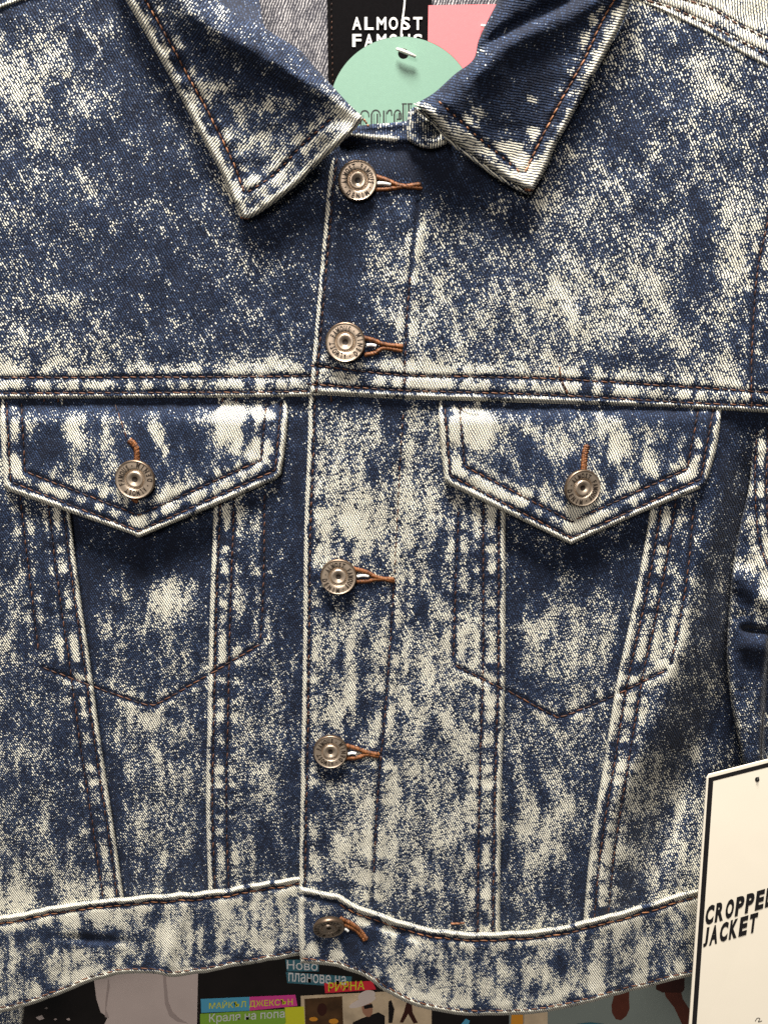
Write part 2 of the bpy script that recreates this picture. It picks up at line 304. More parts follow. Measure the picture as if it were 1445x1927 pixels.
# ------------------------------------------------------------------ body form, mm in front of the hanging plane
RIDGE = smooth([(1345, 800), (1335, 960), (1300, 1100), (1275, 1220), (1225, 1360), (1150, 1520), (1120, 1640)])
def body(x, y):
    h = 2.2 * np.sin((x - 120) / 420.0 * math.pi) * sst(800, 1200, y) * .5
    h = h + 1.6 * (fbm(x / 120, y / 150, 30, 2) - .5) + 1.1 * (fbm(x / 38, y / 48, 33, 2) - .5)
    # right side rolls back beyond a slanting ridge
    rx = np.interp(y, RIDGE[:, 1], RIDGE[:, 0])
    amt = sst(740, 1000, y) * (1 - .45 * sst(1450, 1700, y))
    k = np.clip((x - rx), -60, 260)
    h = h + amt * (1.8 * np.exp(-(k / 26) ** 2) - 24 * sst(0, 130, k))
    # draping folds low on the right
    for (fx, fy, sl, wd, am) in ((1290, 1560, -.35, 26, 1.6), (1190, 1560, -.3, 34, 1.2), (1075, 1500, -.15, 50, 1.0), (800, 1300, -.06, 40, .8), (470, 1560, .15, 36, 1.0), (60, 1500, .2, 50, 1.0)):
        h = h + am * np.exp(-(((x - fx) - sl * (y - fy)) / wd) ** 2) * np.exp(-((y - fy) / 170) ** 2)
    return h
SHADE = []   # left empty; recess shade is partly darkened into the cloth colour

def panel(name, parent, T, B, L, R, h0=0.0, free='', thick=1.3, rr=8.0, seams=(), rope=.45, ang=60, relief=None, step=3.8, mat=None,
          edge_b=.75, edge_w=9.0, evar=(.30, 1.15), ebase=.45, blf=None, bars=.35, skirt=3.0, base=body, frame=None):
    """cloth panel over a four sided pixel outline; free edges are folded, seams are stitched grooves"""
    T, B, L, R = [np.array(q, float) for q in (T, B, L, R)]
    def samples(n_px, lo, hi):
        s = np.arange(0, n_px + 1e-6, n_px / max(2, round(n_px / step)))
        ex = []
        e = np.array([1.0, 2.2, 3.6, 5.5, 7.5, 10.0])
        if lo: ex += list(e)
        if hi: ex += list(n_px - e)
        return np.unique(np.clip(np.concatenate([s, ex]), 0, n_px)) / n_px
    wid = max(arclen(T)[-1], arclen(B)[-1]); hei = max(arclen(L)[-1], arclen(R)[-1])
    us = samples(wid, 'L' in free, 'R' in free); vs = samples(hei, 'T' in free, 'B' in free)
    tp, bp_, lp, rp = at(T, us), at(B, us), at(L, vs), at(R, vs)
    u = us[None, :, None]; v = vs[:, None, None]
    G = (1 - v) * tp[None] + v * bp_[None] + (1 - u) * lp[:, None] + u * rp[:, None] - ((1 - u) * (1 - v) * T[0] + u * (1 - v) * T[-1] + (1 - u) * v * B[0] + u * v * B[-1])
    edges = [dict(T=T, B=B, L=L, R=R)[c] for c in free]
    def HB(x, y, want_b=False):
        h = (base(x, y) if base else 0) + h0
        if relief: h = h + relief(x, y)
        b = None
        if want_b: b = (blf or bleach_shade)(x, y)
        if edges:
            ds = [dist(e, x, y) for e in edges]
            d = ds[0][0]; s = ds[0][1]; e0 = np.full(d.shape, evar[0]); e1 = np.full(d.shape, evar[1])
            for q in ds[1:]:
                m = q[0] < d
                if name == 'waistband': e0 = np.where(m, .55, e0); e1 = np.where(m, .8, e1)
                d = np.where(m, q[0], d); s = np.where(m, q[1] + 333, s)
            k = np.clip(d / rr, 0, 1); h = h + thick * (np.sqrt(1 - (1 - k) ** 2) - 1)
            rn = fbm(s / 17.0, d * 0 + 3.3, 41, 2); rn2 = vnoise(s / 26.0, d / 60.0, 44)
            h = h + rope * np.exp(-((d - 6) / 5.0) ** 2) * (.35 + rn)
            if want_b:
                b = b * sst(2, 20, d) + ebase * (1 - sst(2, 20, d))
                b = b + edge_b * (1 - sst(edge_w * .75, edge_w * 1.35, d + 11 * (fbm(s / 9.0, d / 20, 48, 2) - .5))) * (e0 + e1 * rn)
                b = b + bars * 1.5 * (rn2 - .5) * np.exp(-(d / 42.0) ** 2)
        for sm in seams:
            sd, ss = dist(sm, x, y)
            pk = vnoise(ss / 13.0, sd / 40.0, 51)
            h = h - .60 * np.exp(-(sd / 3.8) ** 2) + .22 * np.exp(-((sd - 11) / 8) ** 2) * pk
            if want_b:
                b = b - .62 * np.exp(-(sd / 3.4) ** 2) * (.55 + .9 * pk) + .75 * np.exp(-((sd - 12) / 8) ** 2) * (vnoise(ss / 13.0, sd / 60.0, 57) - .33)
        return (h, b) if want_b else h
    X, Y = G[..., 0], G[..., 1]
    Hh, Bb = HB(X, Y, True)
    # turned under edges
    def pad(A, c, dv=0.0):
        if c == 'L': return np.concatenate([A[:, :1] + dv, A], 1)
        if c == 'R': return np.concatenate([A, A[:, -1:] + dv], 1)
        if c == 'T': return np.concatenate([A[:1] + dv, A], 0)
        return np.concatenate([A, A[-1:] + dv], 0)
    for c in free:
        X = pad(X, c, {'L': 2.0, 'R': -2.0}.get(c, 0)); Y = pad(Y, c, {'T': 2.0, 'B': -2.0}.get(c, 0)); Hh = pad(Hh, c, -skirt); Bb = pad(Bb, c, 0)
    W = P(X, Y, Hh); nv_, nu_ = X.shape
    idx = np.arange(nv_ * nu_).reshape(nv_, nu_)
    F = np.stack([idx[:-1, :-1], idx[1:, :-1], idx[1:, 1:], idx[:-1, 1:]], -1).reshape(-1, 4)
    me = bpy.data.meshes.new(name)
    me.vertices.add(nv_ * nu_); me.vertices.foreach_set('co', W.reshape(-1).astype(np.float32))
    me.loops.add(F.size); me.loops.foreach_set('vertex_index', F.reshape(-1).astype(np.int32))
    me.polygons.add(len(F)); me.polygons.foreach_set('loop_start', np.arange(0, F.size, 4, dtype=np.int32)); me.polygons.foreach_set('loop_total', np.full(len(F), 4, np.int32))
    me.update(calc_edges=True); me.validate()
    a = math.radians(ang); off = random.random() * 40
    ref = P(X, Y, np.full(X.shape, float(h0)))         # cloth coordinates in mm, undistorted by small relief
    uu = (ref[..., 0] * math.cos(a) - ref[..., 2] * math.sin(a)) * 1000 + off; vv = (ref[..., 0] * math.sin(a) + ref[..., 2] * math.cos(a)) * 1000 + off
    UVv = np.stack([uu, vv], -1).reshape(-1, 2)
    lay = me.uv_layers.new(name='cloth'); li = np.empty(len(me.loops), np.int32); me.loops.foreach_get('vertex_index', li)
    lay.data.foreach_set('uv', UVv[li].reshape(-1).astype(np.float32))
    me.attributes.new('bleach_shade', 'FLOAT', 'POINT').data.foreach_set('value', Bb.reshape(-1).astype(np.float32))
    me.shade_smooth(); me.materials.append(mat or (M_CRISP if name in ('pocket_flap', 'waistband', 'collar', 'back_yoke', 'collar_stand') else M_DENIM))
    o = bpy.data.objects.new(name, me); C.objects.link(o); o.parent = parent
    return o, HB

def stitches(parent, line, hf, period=15.0, length=11.5, rad=.26, mat=None, name='stitching', lift=.18, gap=0.0):
    p = np.array(line, float); total = arclen(p)[-1]; n = max(1, int(total / period))
    Vs, Fs, Tn = [], [], []
    prof = ((-.5, .45), (-.34, .95), (0, 1.05), (.34, .95), (.5, .45)); K = 6
    mids = []
    for i in range(n):
        if gap and random.random() < gap: continue
        sc = (i + .5) * total / n + random.uniform(-.8, .8); ln = length * random.uniform(.88, 1.08)
        f = np.clip(np.array([(sc + t * ln) for t, _ in prof]) / total, 0, 1)
        q = at(p, f); sl = random.uniform(-.9, .9); tx = q[-1] - q[0]; nn = np.array([-tx[1], tx[0]]) / (np.hypot(*tx) + 1e-6)
        q = q + nn[None] * (np.linspace(-.5, .5, 5) * 1.6 + sl * .5)[:, None]
        h = hf(q[:, 0], q[:, 1]) + lift + np.array([-.16, .06, .14, .06, -.16])
        w_ = P(q[:, 0], q[:, 1], h)
        t = w_[-1] - w_[0]; t /= np.linalg.norm(t); side = np.cross(t, [0, -1, 0]); side /= np.linalg.norm(side); out = np.cross(side, t)
        b0 = len(Vs); tint = random.random()
        for j in range(5):
            r = rad * prof[j][1] / 1000
            for k in range(K):
                a = 2 * math.pi * k / K; Vs.append(w_[j] + side * math.cos(a) * r + out * math.sin(a) * r); Tn.append(tint)
        for j in range(4):
            for k in range(K):
                Fs.append((b0 + j * K + k, b0 + j * K + (k + 1) % K, b0 + (j + 1) * K + (k + 1) % K, b0 + (j + 1) * K + k))
        Fs.append(tuple(b0 + k for k in range(K))[::-1]); Fs.append(tuple(b0 + 4 * K + k for k in range(K)))
    o = mk(name, Vs, Fs, mat or M_THREAD, parent)
    o.data.attributes.new('tint', 'FLOAT', 'POINT').data.foreach_set('value', np.array(Tn, np.float32))
    o['kind'] = 'stuff'
    return o

def cord(name, pts, rad, mat, parent=None, K=8, tint=None):
    """round cord through world points"""
    p = np.array(pts, float); n = len(p); t = np.gradient(p, axis=0); V_, F_ = [], []
    rads = rad if hasattr(rad, '__len__') else [rad] * n
    for i in range(n):
        ti = t[i] / np.linalg.norm(t[i]); a0 = np.array([0, -1., 0]) if abs(ti[1]) < .9 else np.array([1., 0, 0])
        s = np.cross(ti, a0); s /= np.linalg.norm(s); o_ = np.cross(s, ti)
        for k in range(K):
            a = 2 * math.pi * k / K; V_.append(p[i] + (s * math.cos(a) + o_ * math.sin(a)) * rads[i] / 1000)
    for i in range(n - 1):
        for k in range(K): F_.append((i * K + k, i * K + (k + 1) % K, (i + 1) * K + (k + 1) % K, (i + 1) * K + k))
    F_.append(tuple(range(K))[::-1]); F_.append(tuple((n - 1) * K + k for k in range(K)))
    return mk(name, V_, F_, mat, parent)

# ------------------------------------------------------------------ lettering
_gl = {}
def glyph_mesh(txt, bold=0.0, spacing=1.0, res=3):
    key = (txt, bold, spacing)
    if key in _gl: return _gl[key]
    cu = bpy.data.curves.new('glyph', 'FONT'); cu.body = txt; cu.size = 1.0; cu.offset = bold; cu.space_character = spacing; cu.resolution_u = res; cu.fill_mode = 'FRONT'
    o = bpy.data.objects.new('glyph', cu); C.objects.link(o)
    dg = bpy.context.evaluated_depsgraph_get(); me = o.evaluated_get(dg).to_mesh()
    v = np.array([q.co[:] for q in me.vertices]) if len(me.vertices) else np.zeros((0, 3)); f = [tuple(q.vertices) for q in me.polygons]
    o.evaluated_get(dg).to_mesh_clear(); bpy.data.objects.remove(o); bpy.data.curves.remove(cu)
    _gl[key] = (v, f); return _gl[key]
def text_px(parent, txt, corner, right, up, h, mat, bold=.01, spacing=1.0, name='lettering', thick=0.05):
    """flat lettering: corner = lower left pixel, right/up = pixel vectors of the whole word's width and height"""
    v, f = glyph_mesh(txt, bold, spacing)
    lo, hi = v[:, :2].min(0), v[:, :2].max(0); q = (v[:, :2] - lo) / (hi - lo)
    px = corner[0] + q[:, 0] * right[0] + q[:, 0] * 0 + q[:, 1] * up[0]; py = corner[1] + q[:, 0] * right[1] + q[:, 1] * up[1]
    hh = h(px, py) if callable(h) else np.full(len(px), float(h))
    return mk(name, P(px, py, hh), f, mat, parent, False)
def flat(name, pts, h, mat, parent=None, thick=.3):
    """thin printed sheet or card with real thickness, outline in pixels"""
    p = np.array(pts, float); n = len(p)
    hh = h(p[:, 0], p[:, 1]) if callable(h) else np.full(n, float(h))
    a = P(p[:, 0], p[:, 1], hh); b = a + np.array([0, thick / 1000, 0])
    F_ = [tuple(range(n))[::-1], tuple(range(n, 2 * n))] + [(i, (i + 1) % n, n + (i + 1) % n, n + i) for i in range(n)]
    return mk(name, np.vstack([a, b]), F_, mat, parent, False)

# ================================================================== the setting
M_WALL = simple('painted_wall', (.30, .29, .27), .8, 0, .1, 40, .2, .001)
wy = 0.100
wall = mk('wall', [(-1.2, wy, -1.2), (1.2, wy, -1.2), (1.2, wy, 1.0), (-1.2, wy, 1.0)], [(0, 1, 2, 3)], M_WALL, None, False); wall['kind'] = 'structure'

# ================================================================== the jacket
jk = tag(empty('denim_jacket', tuple(P(620, 1800, 0))), 'acid washed blue denim trucker jacket with copper buttons hanging in front of posters', 'jacket')
M_ID = Matrix.Translation(-Vector(P(620, 1800, 0)))
def J(pts): return smooth(pts)
def line(*pts): return np.array(pts, float)

# ---- key curves (photo pixels)
EDGE = J([(640, 262), (622, 300), (607, 450), (594, 600), (586, 690), (583, 742)])            # placket edge above the yoke seam
EDGE2 = J([(581, 728), (578, 850), (572, 1000), (570, 1200), (567, 1400), (564, 1560), (562, 1700)])
YB_L = J([(-60, 753), (0, 751), (250, 750), (450, 748), (640, 746)])
YB_R = J([(583, 741), (762, 750), (900, 754), (1074, 760), (1240, 766), (1356, 772), (1442, 777), (1520, 782)])
RA = J([(122, 730), (128, 900), (137, 1000), (152, 1120), (172, 1257), (189, 1386), (215, 1558), (235, 1700)])
RB = J([(408, 730), (404, 900), (401, 1000), (396, 1130), (393, 1257), (390, 1400), (388, 1515), (393, 1690)])
RC = J([(955, 730), (953, 900), (951, 1000), (951, 1140), (950, 1282), (945, 1438), (942, 1600), (940, 1775)])
RD = J([(1240, 730), (1228, 900), (1216, 1000), (1191, 1138), (1160, 1282), (1135, 1438), (1110, 1595), (1096, 1745)])
WT_L = J([(-60, 1738), (0, 1723), (60, 1712), (125, 1700), (250, 1686), (330, 1681), (400, 1675), (470, 1664), (545, 1650), (585, 1645)])
WB_L = J([(-60, 1925), (0, 1906), (60, 1890), (125, 1866), (190, 1842), (240, 1833), (285, 1832), (330, 1839), (390, 1829), (450, 1818), (558, 1799), (585, 1796)])
WT_R = J([(563, 1666), (601, 1674), (637, 1682), (657, 1693), (682, 1705), (712, 1716), (759, 1733), (822, 1749), (880, 1753), (941, 1753), (1041, 1744), (1135, 1722), (1216, 1700), (1304, 1674), (1470, 1640)])
WB_R = J([(566, 1812), (600, 1815), (634, 1820), (684, 1838), (728, 1868), (790, 1896), (840, 1906), (891, 1910), (1010, 1907), (1104, 1888), (1197, 1863), (1298, 1838), (1470, 1805)])
PLK = J([(786, 380), (772, 520), (764, 626), (760, 742), (751, 900), (741, 1100), (728, 1300), (712, 1480), (700, 1700)])
def plkx(y): return np.interp(y, PLK[:, 1], PLK[:, 0])

def jit(p, k, sd):
    s_ = arclen(p); p = p.copy(); p[:, 1] += k * 2 * (fbm(s_ / 24., s_ * 0, sd, 2) - .5); return p
WT_L, WT_R, WB_L, WB_R = jit(WT_L, 3.0, 201), jit(WT_R, 3.0, 203), jit(WB_L, 2.0, 205), jit(WB_R, 2.0, 207)
# ---- lower fronts
seamsA = [offset_poly(RA, 12), offset_poly(RA, 39)]
seamsB = [offset_poly(RB, -12), offset_poly(RB, -38)]
seamsC = [offset_poly(RC, 13), offset_poly(RC, 42)]
seamsD = [offset_poly(RD, -20), offset_poly(RD, -46)]
pk1 = line((80, 1256), (172, 1290)); pk2 = J([(176, 1292), (262, 1322), (283, 1326), (303, 1321), (390, 1271)]); pk3 = line((396, 1268), (490, 1212))
pv1 = J([(38, 930), (58, 1100), (73, 1225)]); pv2 = J([(498, 930), (496, 1100), (490, 1205)])
qk1 = line((855, 1252), (946, 1297)); qk2 = J([(955, 1300), (1035, 1343), (1060, 1347), (1156, 1309)]); qk3 = line((1164, 1305), (1250, 1262))
qv1 = J([(863, 960), (857, 1100), (853, 1240)]); qv2 = J([(1305, 950), (1290, 1100), (1262, 1250)])
def vx(p, y): return np.interp(y, p[:, 1], p[:, 0])
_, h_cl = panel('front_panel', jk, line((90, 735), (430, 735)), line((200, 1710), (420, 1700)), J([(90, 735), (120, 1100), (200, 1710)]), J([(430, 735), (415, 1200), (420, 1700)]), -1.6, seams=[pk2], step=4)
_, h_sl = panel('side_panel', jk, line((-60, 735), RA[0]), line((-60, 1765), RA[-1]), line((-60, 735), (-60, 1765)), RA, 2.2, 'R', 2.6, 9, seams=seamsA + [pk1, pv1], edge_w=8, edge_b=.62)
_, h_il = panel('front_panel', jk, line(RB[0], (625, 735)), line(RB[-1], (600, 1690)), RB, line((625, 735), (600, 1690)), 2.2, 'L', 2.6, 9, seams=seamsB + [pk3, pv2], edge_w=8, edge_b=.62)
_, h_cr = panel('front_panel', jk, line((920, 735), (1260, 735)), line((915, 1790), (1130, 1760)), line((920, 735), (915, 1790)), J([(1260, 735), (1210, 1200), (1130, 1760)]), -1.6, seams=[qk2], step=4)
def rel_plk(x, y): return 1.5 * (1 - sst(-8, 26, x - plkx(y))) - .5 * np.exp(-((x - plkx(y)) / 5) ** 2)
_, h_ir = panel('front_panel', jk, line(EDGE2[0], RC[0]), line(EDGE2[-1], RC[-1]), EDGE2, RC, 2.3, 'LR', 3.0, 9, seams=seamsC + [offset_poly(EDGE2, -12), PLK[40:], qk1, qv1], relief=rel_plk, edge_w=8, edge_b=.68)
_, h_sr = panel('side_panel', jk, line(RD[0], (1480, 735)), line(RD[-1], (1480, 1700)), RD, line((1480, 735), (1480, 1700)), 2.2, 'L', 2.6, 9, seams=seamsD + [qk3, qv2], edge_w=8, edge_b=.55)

# ---- sleeve at the right
SLE = J([(1416, 745), (1410, 900), (1392, 988), (1379, 1060), (1371, 1150), (1367, 1215), (1368, 1260), (1375, 1324), (1385, 1376), (1398, 1441), (1404, 1530)])
SR2 = J([(1470, 1150), (1446, 1192), (1441, 1230), (1435, 1290), (1432, 1340), (1430, 1436), (1428, 1540)])
def sl_up(x, y):
    h = 1.5 * np.sin((x - 1380) / 50.) + 3.0 * np.exp(-((y - 1090 - (x - 1380) * .6) / 26) ** 2) + 1.4 * (fbm(x / 26, y / 20, 66, 2) - .5)
    yc = 1184 + (x - 1400) * .10
    h = h - 8 * np.exp(-((y - yc) / 6.) ** 2) * sst(1386, 1412, x) + 4.5 * np.exp(-((y - yc - 30) / 22.) ** 2) * sst(1380, 1410, x)
    h = h - 15 * sst(-4, 9, x - np.interp(y, SR2[:, 1], SR2[:, 0])) * sst(1180, 1200, y)
    return h
arm1 = J([(1424, 780), (1420, 900), (1424, 990), (1436, 1046), (1460, 1092)]); arm2 = J([(1446, 780), (1441, 900), (1445, 990), (1458, 1036)])
_, h_su = panel('sleeve', jk, line((1416, 745), (1520, 745)), line((1404, 1530), (1520, 1530)), SLE, line((1520, 745), (1520, 1530)), -1.5, 'L', 5, 16, seams=[arm1, arm2], relief=sl_up, base=None, edge_b=.1, edge_w=5, skirt=16, step=3)

# ---- pocket flaps
def flap(T, L, Bt, R, tip, ang):
    cl = np.vstack([L, Bt[1:], R[::-1][1:]])
    ins1 = []; ins2 = []
    cx, cy = tip[0], (L[0][1] + L[-1][1]) / 2
    def inset(k, s):
        """line parallel to the flap outline, k px inside"""
        segs = [(np.array(L[0]), np.array(L[-1])), (np.array(L[-1]), np.array(tip)), (np.array(tip), np.array(R[-1])), (np.array(R[-1]), np.array(R[0]))]
        ls = []
        for a, b in segs:
            d = (b - a) / np.linalg.norm(b - a); n = np.array([d[1], -d[0]])
            ls.append((a + n * k, d))
        def X(l1, l2):
            A = np.array([l1[1], -l2[1]]).T; t = np.linalg.solve(A, l2[0] - l1[0]); return l1[0] + l1[1] * t[0]
        p0 = ls[0][0]; p1 = X(ls[0], ls[1]); p2 = X(ls[1], ls[2]); p3 = X(ls[2], ls[3]); p4 = ls[3][0] + ls[3][1] * np.linalg.norm(segs[3][1] - segs[3][0])
        return np.array([p0, p1, p2, p3, p4])
    s1, s2 = inset(12, 0), inset(40, 0)
    y0 = T[0][1]
    def rel(x, y): return 4.2 * sst(y0 + 8, y0 + 60, y) + .9 * np.exp(-((x - tip[0]) / 120.) ** 2) * sst(y0 + 40, y0 + 160, y) - .5 * np.exp(-((y - y0 - 30) / 14) ** 2) * vnoise(x / 40, y / 40, 77)
    o, hf = panel('pocket_flap', jk, T, Bt, L, R, 1.8, 'LBR', 2.2, 8, seams=[s1, s2], relief=rel, ang=ang, edge_w=9, edge_b=.62, step=3.2, skirt=4)
    return o, hf, s1, s2
def rnd(a, t, b, n=4):   # slightly rounded corner chain
    return a, t, b
fl_o, h_fl, f1, f2 = flap(line((0, 738), (543, 738)), J([(0, 738), (2, 800), (5, 860), (9, 915)]),
                          np.array([(9, 915), (16, 924), (130, 964), (250, 1006), (262, 1012), (276, 1006), (400, 954), (518, 903), (529, 893)], float),
                          J([(543, 738), (541, 800), (536, 850), (529, 893)]), (262, 1013), 62)
fr_o, h_fr, g1, g2 = flap(line((822, 738), (1358, 748)), J([(822, 738), (826, 800), (830, 850), (836, 903)]),
                          np.array([(836, 903), (843, 912), (950, 964), (1060, 1018), (1074, 1025), (1088, 1018), (1200, 968), (1316, 920), (1328, 910)], float),
                          J([(1358, 748), (1354, 800), (1346, 850), (1328, 910)]), (1074, 1026), 60)
for o, hf, a, b in ((fl_o, h_fl, f1, f2), (fr_o, h_fr, g1, g2)):
    stitches(o, a, hf, 15.5, 12.5); stitches(o, b, hf, 15.5, 12.5)

# ---- yokes
ysl = [J([(-60, 713), (0, 711), (250, 710), (450, 709), (612, 707)]), J([(-60, 742), (0, 740), (250, 739), (450, 738), (612, 736)])]
ysr = [J([(588, 688), (597, 689), (756, 706), (903, 709), (1062, 714), (1258, 726), (1442, 738), (1500, 742)]), J([(586, 723), (591, 724), (762, 735), (900, 739), (1074, 745), (1319, 759), (1442, 763), (1500, 766)])]
_, h_yl = panel('front_yoke', jk, line((-60, -50), (380, -50)), YB_L, line((-60, -50), (-60, 753)), J([(380, -50), (470, 90), (560, 180), (648, 262), (640, 420), (640, 746)]), 4.4, 'B', 3.0, 9, seams=ysl, edge_w=8, edge_b=.5)
def rel_yr(x, y): return 1.0 * (1 - sst(-8, 26, x - plkx(y))) - 3.0 * sst(330, 262, y) * sst(900, 600, x)
arm_s = J([(1446, 400), (1441, 429), (1423, 520), (1414, 654), (1413, 770)])
_, h_yr = panel('front_yoke', jk, J([(640, 262), (700, 266), (790, 262), (860, 200), (940, 80), (1000, -50), (1200, -50), (1520, -50)]), YB_R, EDGE, line((1520, -50), (1520, 782)), 4.8, 'LB', 3.1, 9,
               seams=ysr + [offset_poly(EDGE, -12), PLK[:26], arm_s], relief=rel_yr, edge_w=8, edge_b=.55)
byr1 = J([(1200, -8), (1214, 0), (1267, 17), (1315, 38), (1362, 62), (1445, 105), (1500, 134)]); byr2 = J([(1280, -6), (1291, 0), (1339, 17), (1386, 45), (1445, 74), (1500, 100)])
BYE = J([(1172, -14), (1195, 2), (1234, 18), (1291, 46), (1339, 70), (1386, 99), (1445, 129), (1520, 168)])
_, h_by = panel('back_yoke', jk, line((1150, -60), (1520, -60)), BYE, line((1150, -60), (1172, -14)), line((1520, -60), (1520, 168)), 5.0, 'B', 2.2, 9, seams=[byr1, byr2], edge_w=8, ang=75)
_, h_by2 = panel('back_yoke', jk, line((-60, -60), (110, -60)), J([(-60, 40), (0, 19), (58, -2), (110, -22)]), line((-60, -60), (-60, 40)), line((110, -60), (110, -22)), 5.0, 'B', 2.2, 9, edge_w=8, ang=80, blf=lambda x, y: .15 + 0 * x)

# ---- waistband
wst_l, wsb_l = offset_poly(WT_L, 15), offset_poly(WB_L, -9)
wst_r, wsb_r = offset_poly(WT_R, 16), offset_poly(WB_R, -9)
def rel_wl(x, y): return -1.8 * np.exp(-((y - 1768 - (x - 170) * .06) / 7) ** 2) * np.exp(-((x - 175) / 60) ** 2) + 1.4 * np.exp(-((x - 330 + (y - 1760) * .35) / 16) ** 2) - 2.0 * sst(520, 580, x) + 1.3 * (fbm(x / 70, y / 200, 81) - .5)
_, h_wl = panel('waistband', jk, WT_L, WB_L, line(WT_L[0], WB_L[0]), line(WT_L[-1], WB_L[-1]), 4.2, 'TB', 2.8, 9, seams=[wst_l, wsb_l], relief=rel_wl, ang=50, edge_w=10, edge_b=.72, evar=(-.55, 2.7), rope=1.1, skirt=4)
def rel_wr(x, y): return 1.2 * np.exp(-((x - 1246 - (y - 1790) * .1) / 10) ** 2) - 1.6 * np.exp(-((y - 1752 - (x - 740) * .35) / 8) ** 2) * np.exp(-((x - 730) / 60) ** 2) + 3.0 * np.exp(-((x - 700) / 160) ** 2) + 1.3 * (fbm(x / 70, y / 200, 85) - .5) - 9 * sst(1250, 1420, x)
WL_E = J([WT_R[0], (561, 1720), (562, 1770), WB_R[0]])
_, h_wr = panel('waistband', jk, WT_R, WB_R, WL_E, line(WT_R[-1], WB_R[-1]), 5.0, 'TBL', 2.8, 9, seams=[wst_r, wsb_r], relief=rel_wr, ang=55, edge_w=10, edge_b=.72, evar=(-.55, 2.7), rope=1.1, skirt=4)

# ---- collar
FOLD_L = J([(350, -50), (406, 0), (443, 24), (491, 49), (525, 70), (564, 94), (589, 122), (622, 158), (656, 195), (684, 222)])
CL_L = J([(208, -50), (237, 0), (280, 74), (327, 158), (360, 222), (391, 280), (418, 329), (440, 378), (455, 409)])
CL_B = J([(455, 409), (470, 411), (510, 387), (564, 344), (604, 304), (650, 262), (684, 226)])
CL_B[-1] = FOLD_L[-1] = (684, 224)
cs_l = J([(255, -36), (281, 12), (315, 70), (351, 137), (382, 192), (409, 244), (440, 308), (460, 362)]); cs_b = J([(464, 364), (519, 326), (564, 278), (625, 222)])
def rel_cl(x, y):
    d, _ = dist(FOLD_L, x, y); e, _ = dist(CL_L, x, y)
    h = 11 + 10 * np.exp(-(d / 95.) ** 2) - 9 * (1 - np.sqrt(1 - (1 - np.clip(d / 46., 0, 1)) ** 2)) + 2.0 * sst(0, 60, e)
    h = h + 2.6 * np.exp(-((y - 95 - (x - 470) * .55) / 22) ** 2) * sst(330, 420, x) - 2.0 * np.exp(-((y - 125 - (x - 440) * .5) / 22) ** 2) * sst(330, 420, x)
    return h + 1.8 * (fbm(x / 45, y / 32, 91, 2) - .5)
_, h_c1 = panel('collar', jk, line(CL_L[0], FOLD_L[0]), CL_B, CL_L, FOLD_L, 0, 'LB', 3.4, 14, seams=[cs_l, cs_b], relief=rel_cl, ang=128, base=None, edge_w=15, edge_b=.66, rope=.6, step=3.4, skirt=5)
FOLD_R = J([(958, -50), (937, 0), (916, 41), (900, 76), (890, 112), (855, 140), (820, 172), (795, 188), (779, 196)])
CR_R = J([(1206, -50), (1187, 0), (1171, 41), (1145, 92), (1120, 137), (1088, 197), (1062, 245), (1043, 280), (1027, 318), (1004, 357)])
CR_B = J([(779, 196), (811, 220), (849, 262), (894, 296), (938, 328), (983, 353), (1004, 357)])
cs_r = J([(1175, -36), (1155, 0), (1132, 41), (1097, 115), (1056, 188), (1021, 255), (988, 324)]); cs_rb = J([(822, 189), (834, 199), (849, 212), (878, 239), (906, 264), (938, 290), (980, 326)])
CREASE = J([(880, 128), (905, 104), (940, 78), (985, 52), (1020, 34), (1090, 0), (1160, -50)])
def rel_cr(x, y):
    d, _ = dist(FOLD_R, x, y); c, s = dist(CREASE, x, y)
    side = (np.interp(x, CREASE[:, 0], CREASE[:, 1]) - y)       # >0 above the crease
    h = 13 + 10 * np.exp(-(d / 110.) ** 2) - 9 * (1 - np.sqrt(1 - (1 - np.clip(d / 40., 0, 1)) ** 2))
    h = h + 3.0 * np.exp(-((side + 22) / 24.) ** 2) * sst(860, 930, x) - 3.0 * np.exp(-((side - 12) / 14.) ** 2) * sst(880, 930, x) * sst(1130, 1050, x)
    return h + 1.5 * (fbm(x / 50, y / 36, 95, 2) - .5)
_, h_c2 = panel('collar', jk, line(FOLD_R[0], CR_R[0]), CR_B, FOLD_R, CR_R, 0, 'RB', 3.4, 14, seams=[cs_r, cs_rb], relief=rel_cr, ang=8, base=None, edge_w=14, edge_b=.5, rope=.5, step=3.4, skirt=5)
UB = CR_B + np.array([-2, 9.0]); UB[0] = (783, 205)
UT = np.stack([np.linspace(808, 990, len(CR_B)), np.linspace(206, 335, len(CR_B))], -1)
panel('under_collar', jk, UT, UB, line(UT[0], UB[0]), line(UT[-1], UB[-1]), 9.5, 'B', 1.6, 6, base=None, ang=40, edge_b=.55, edge_w=7, skirt=4, relief=lambda x, y: 6 * np.exp(-((x - 780) / 110.) ** 2))
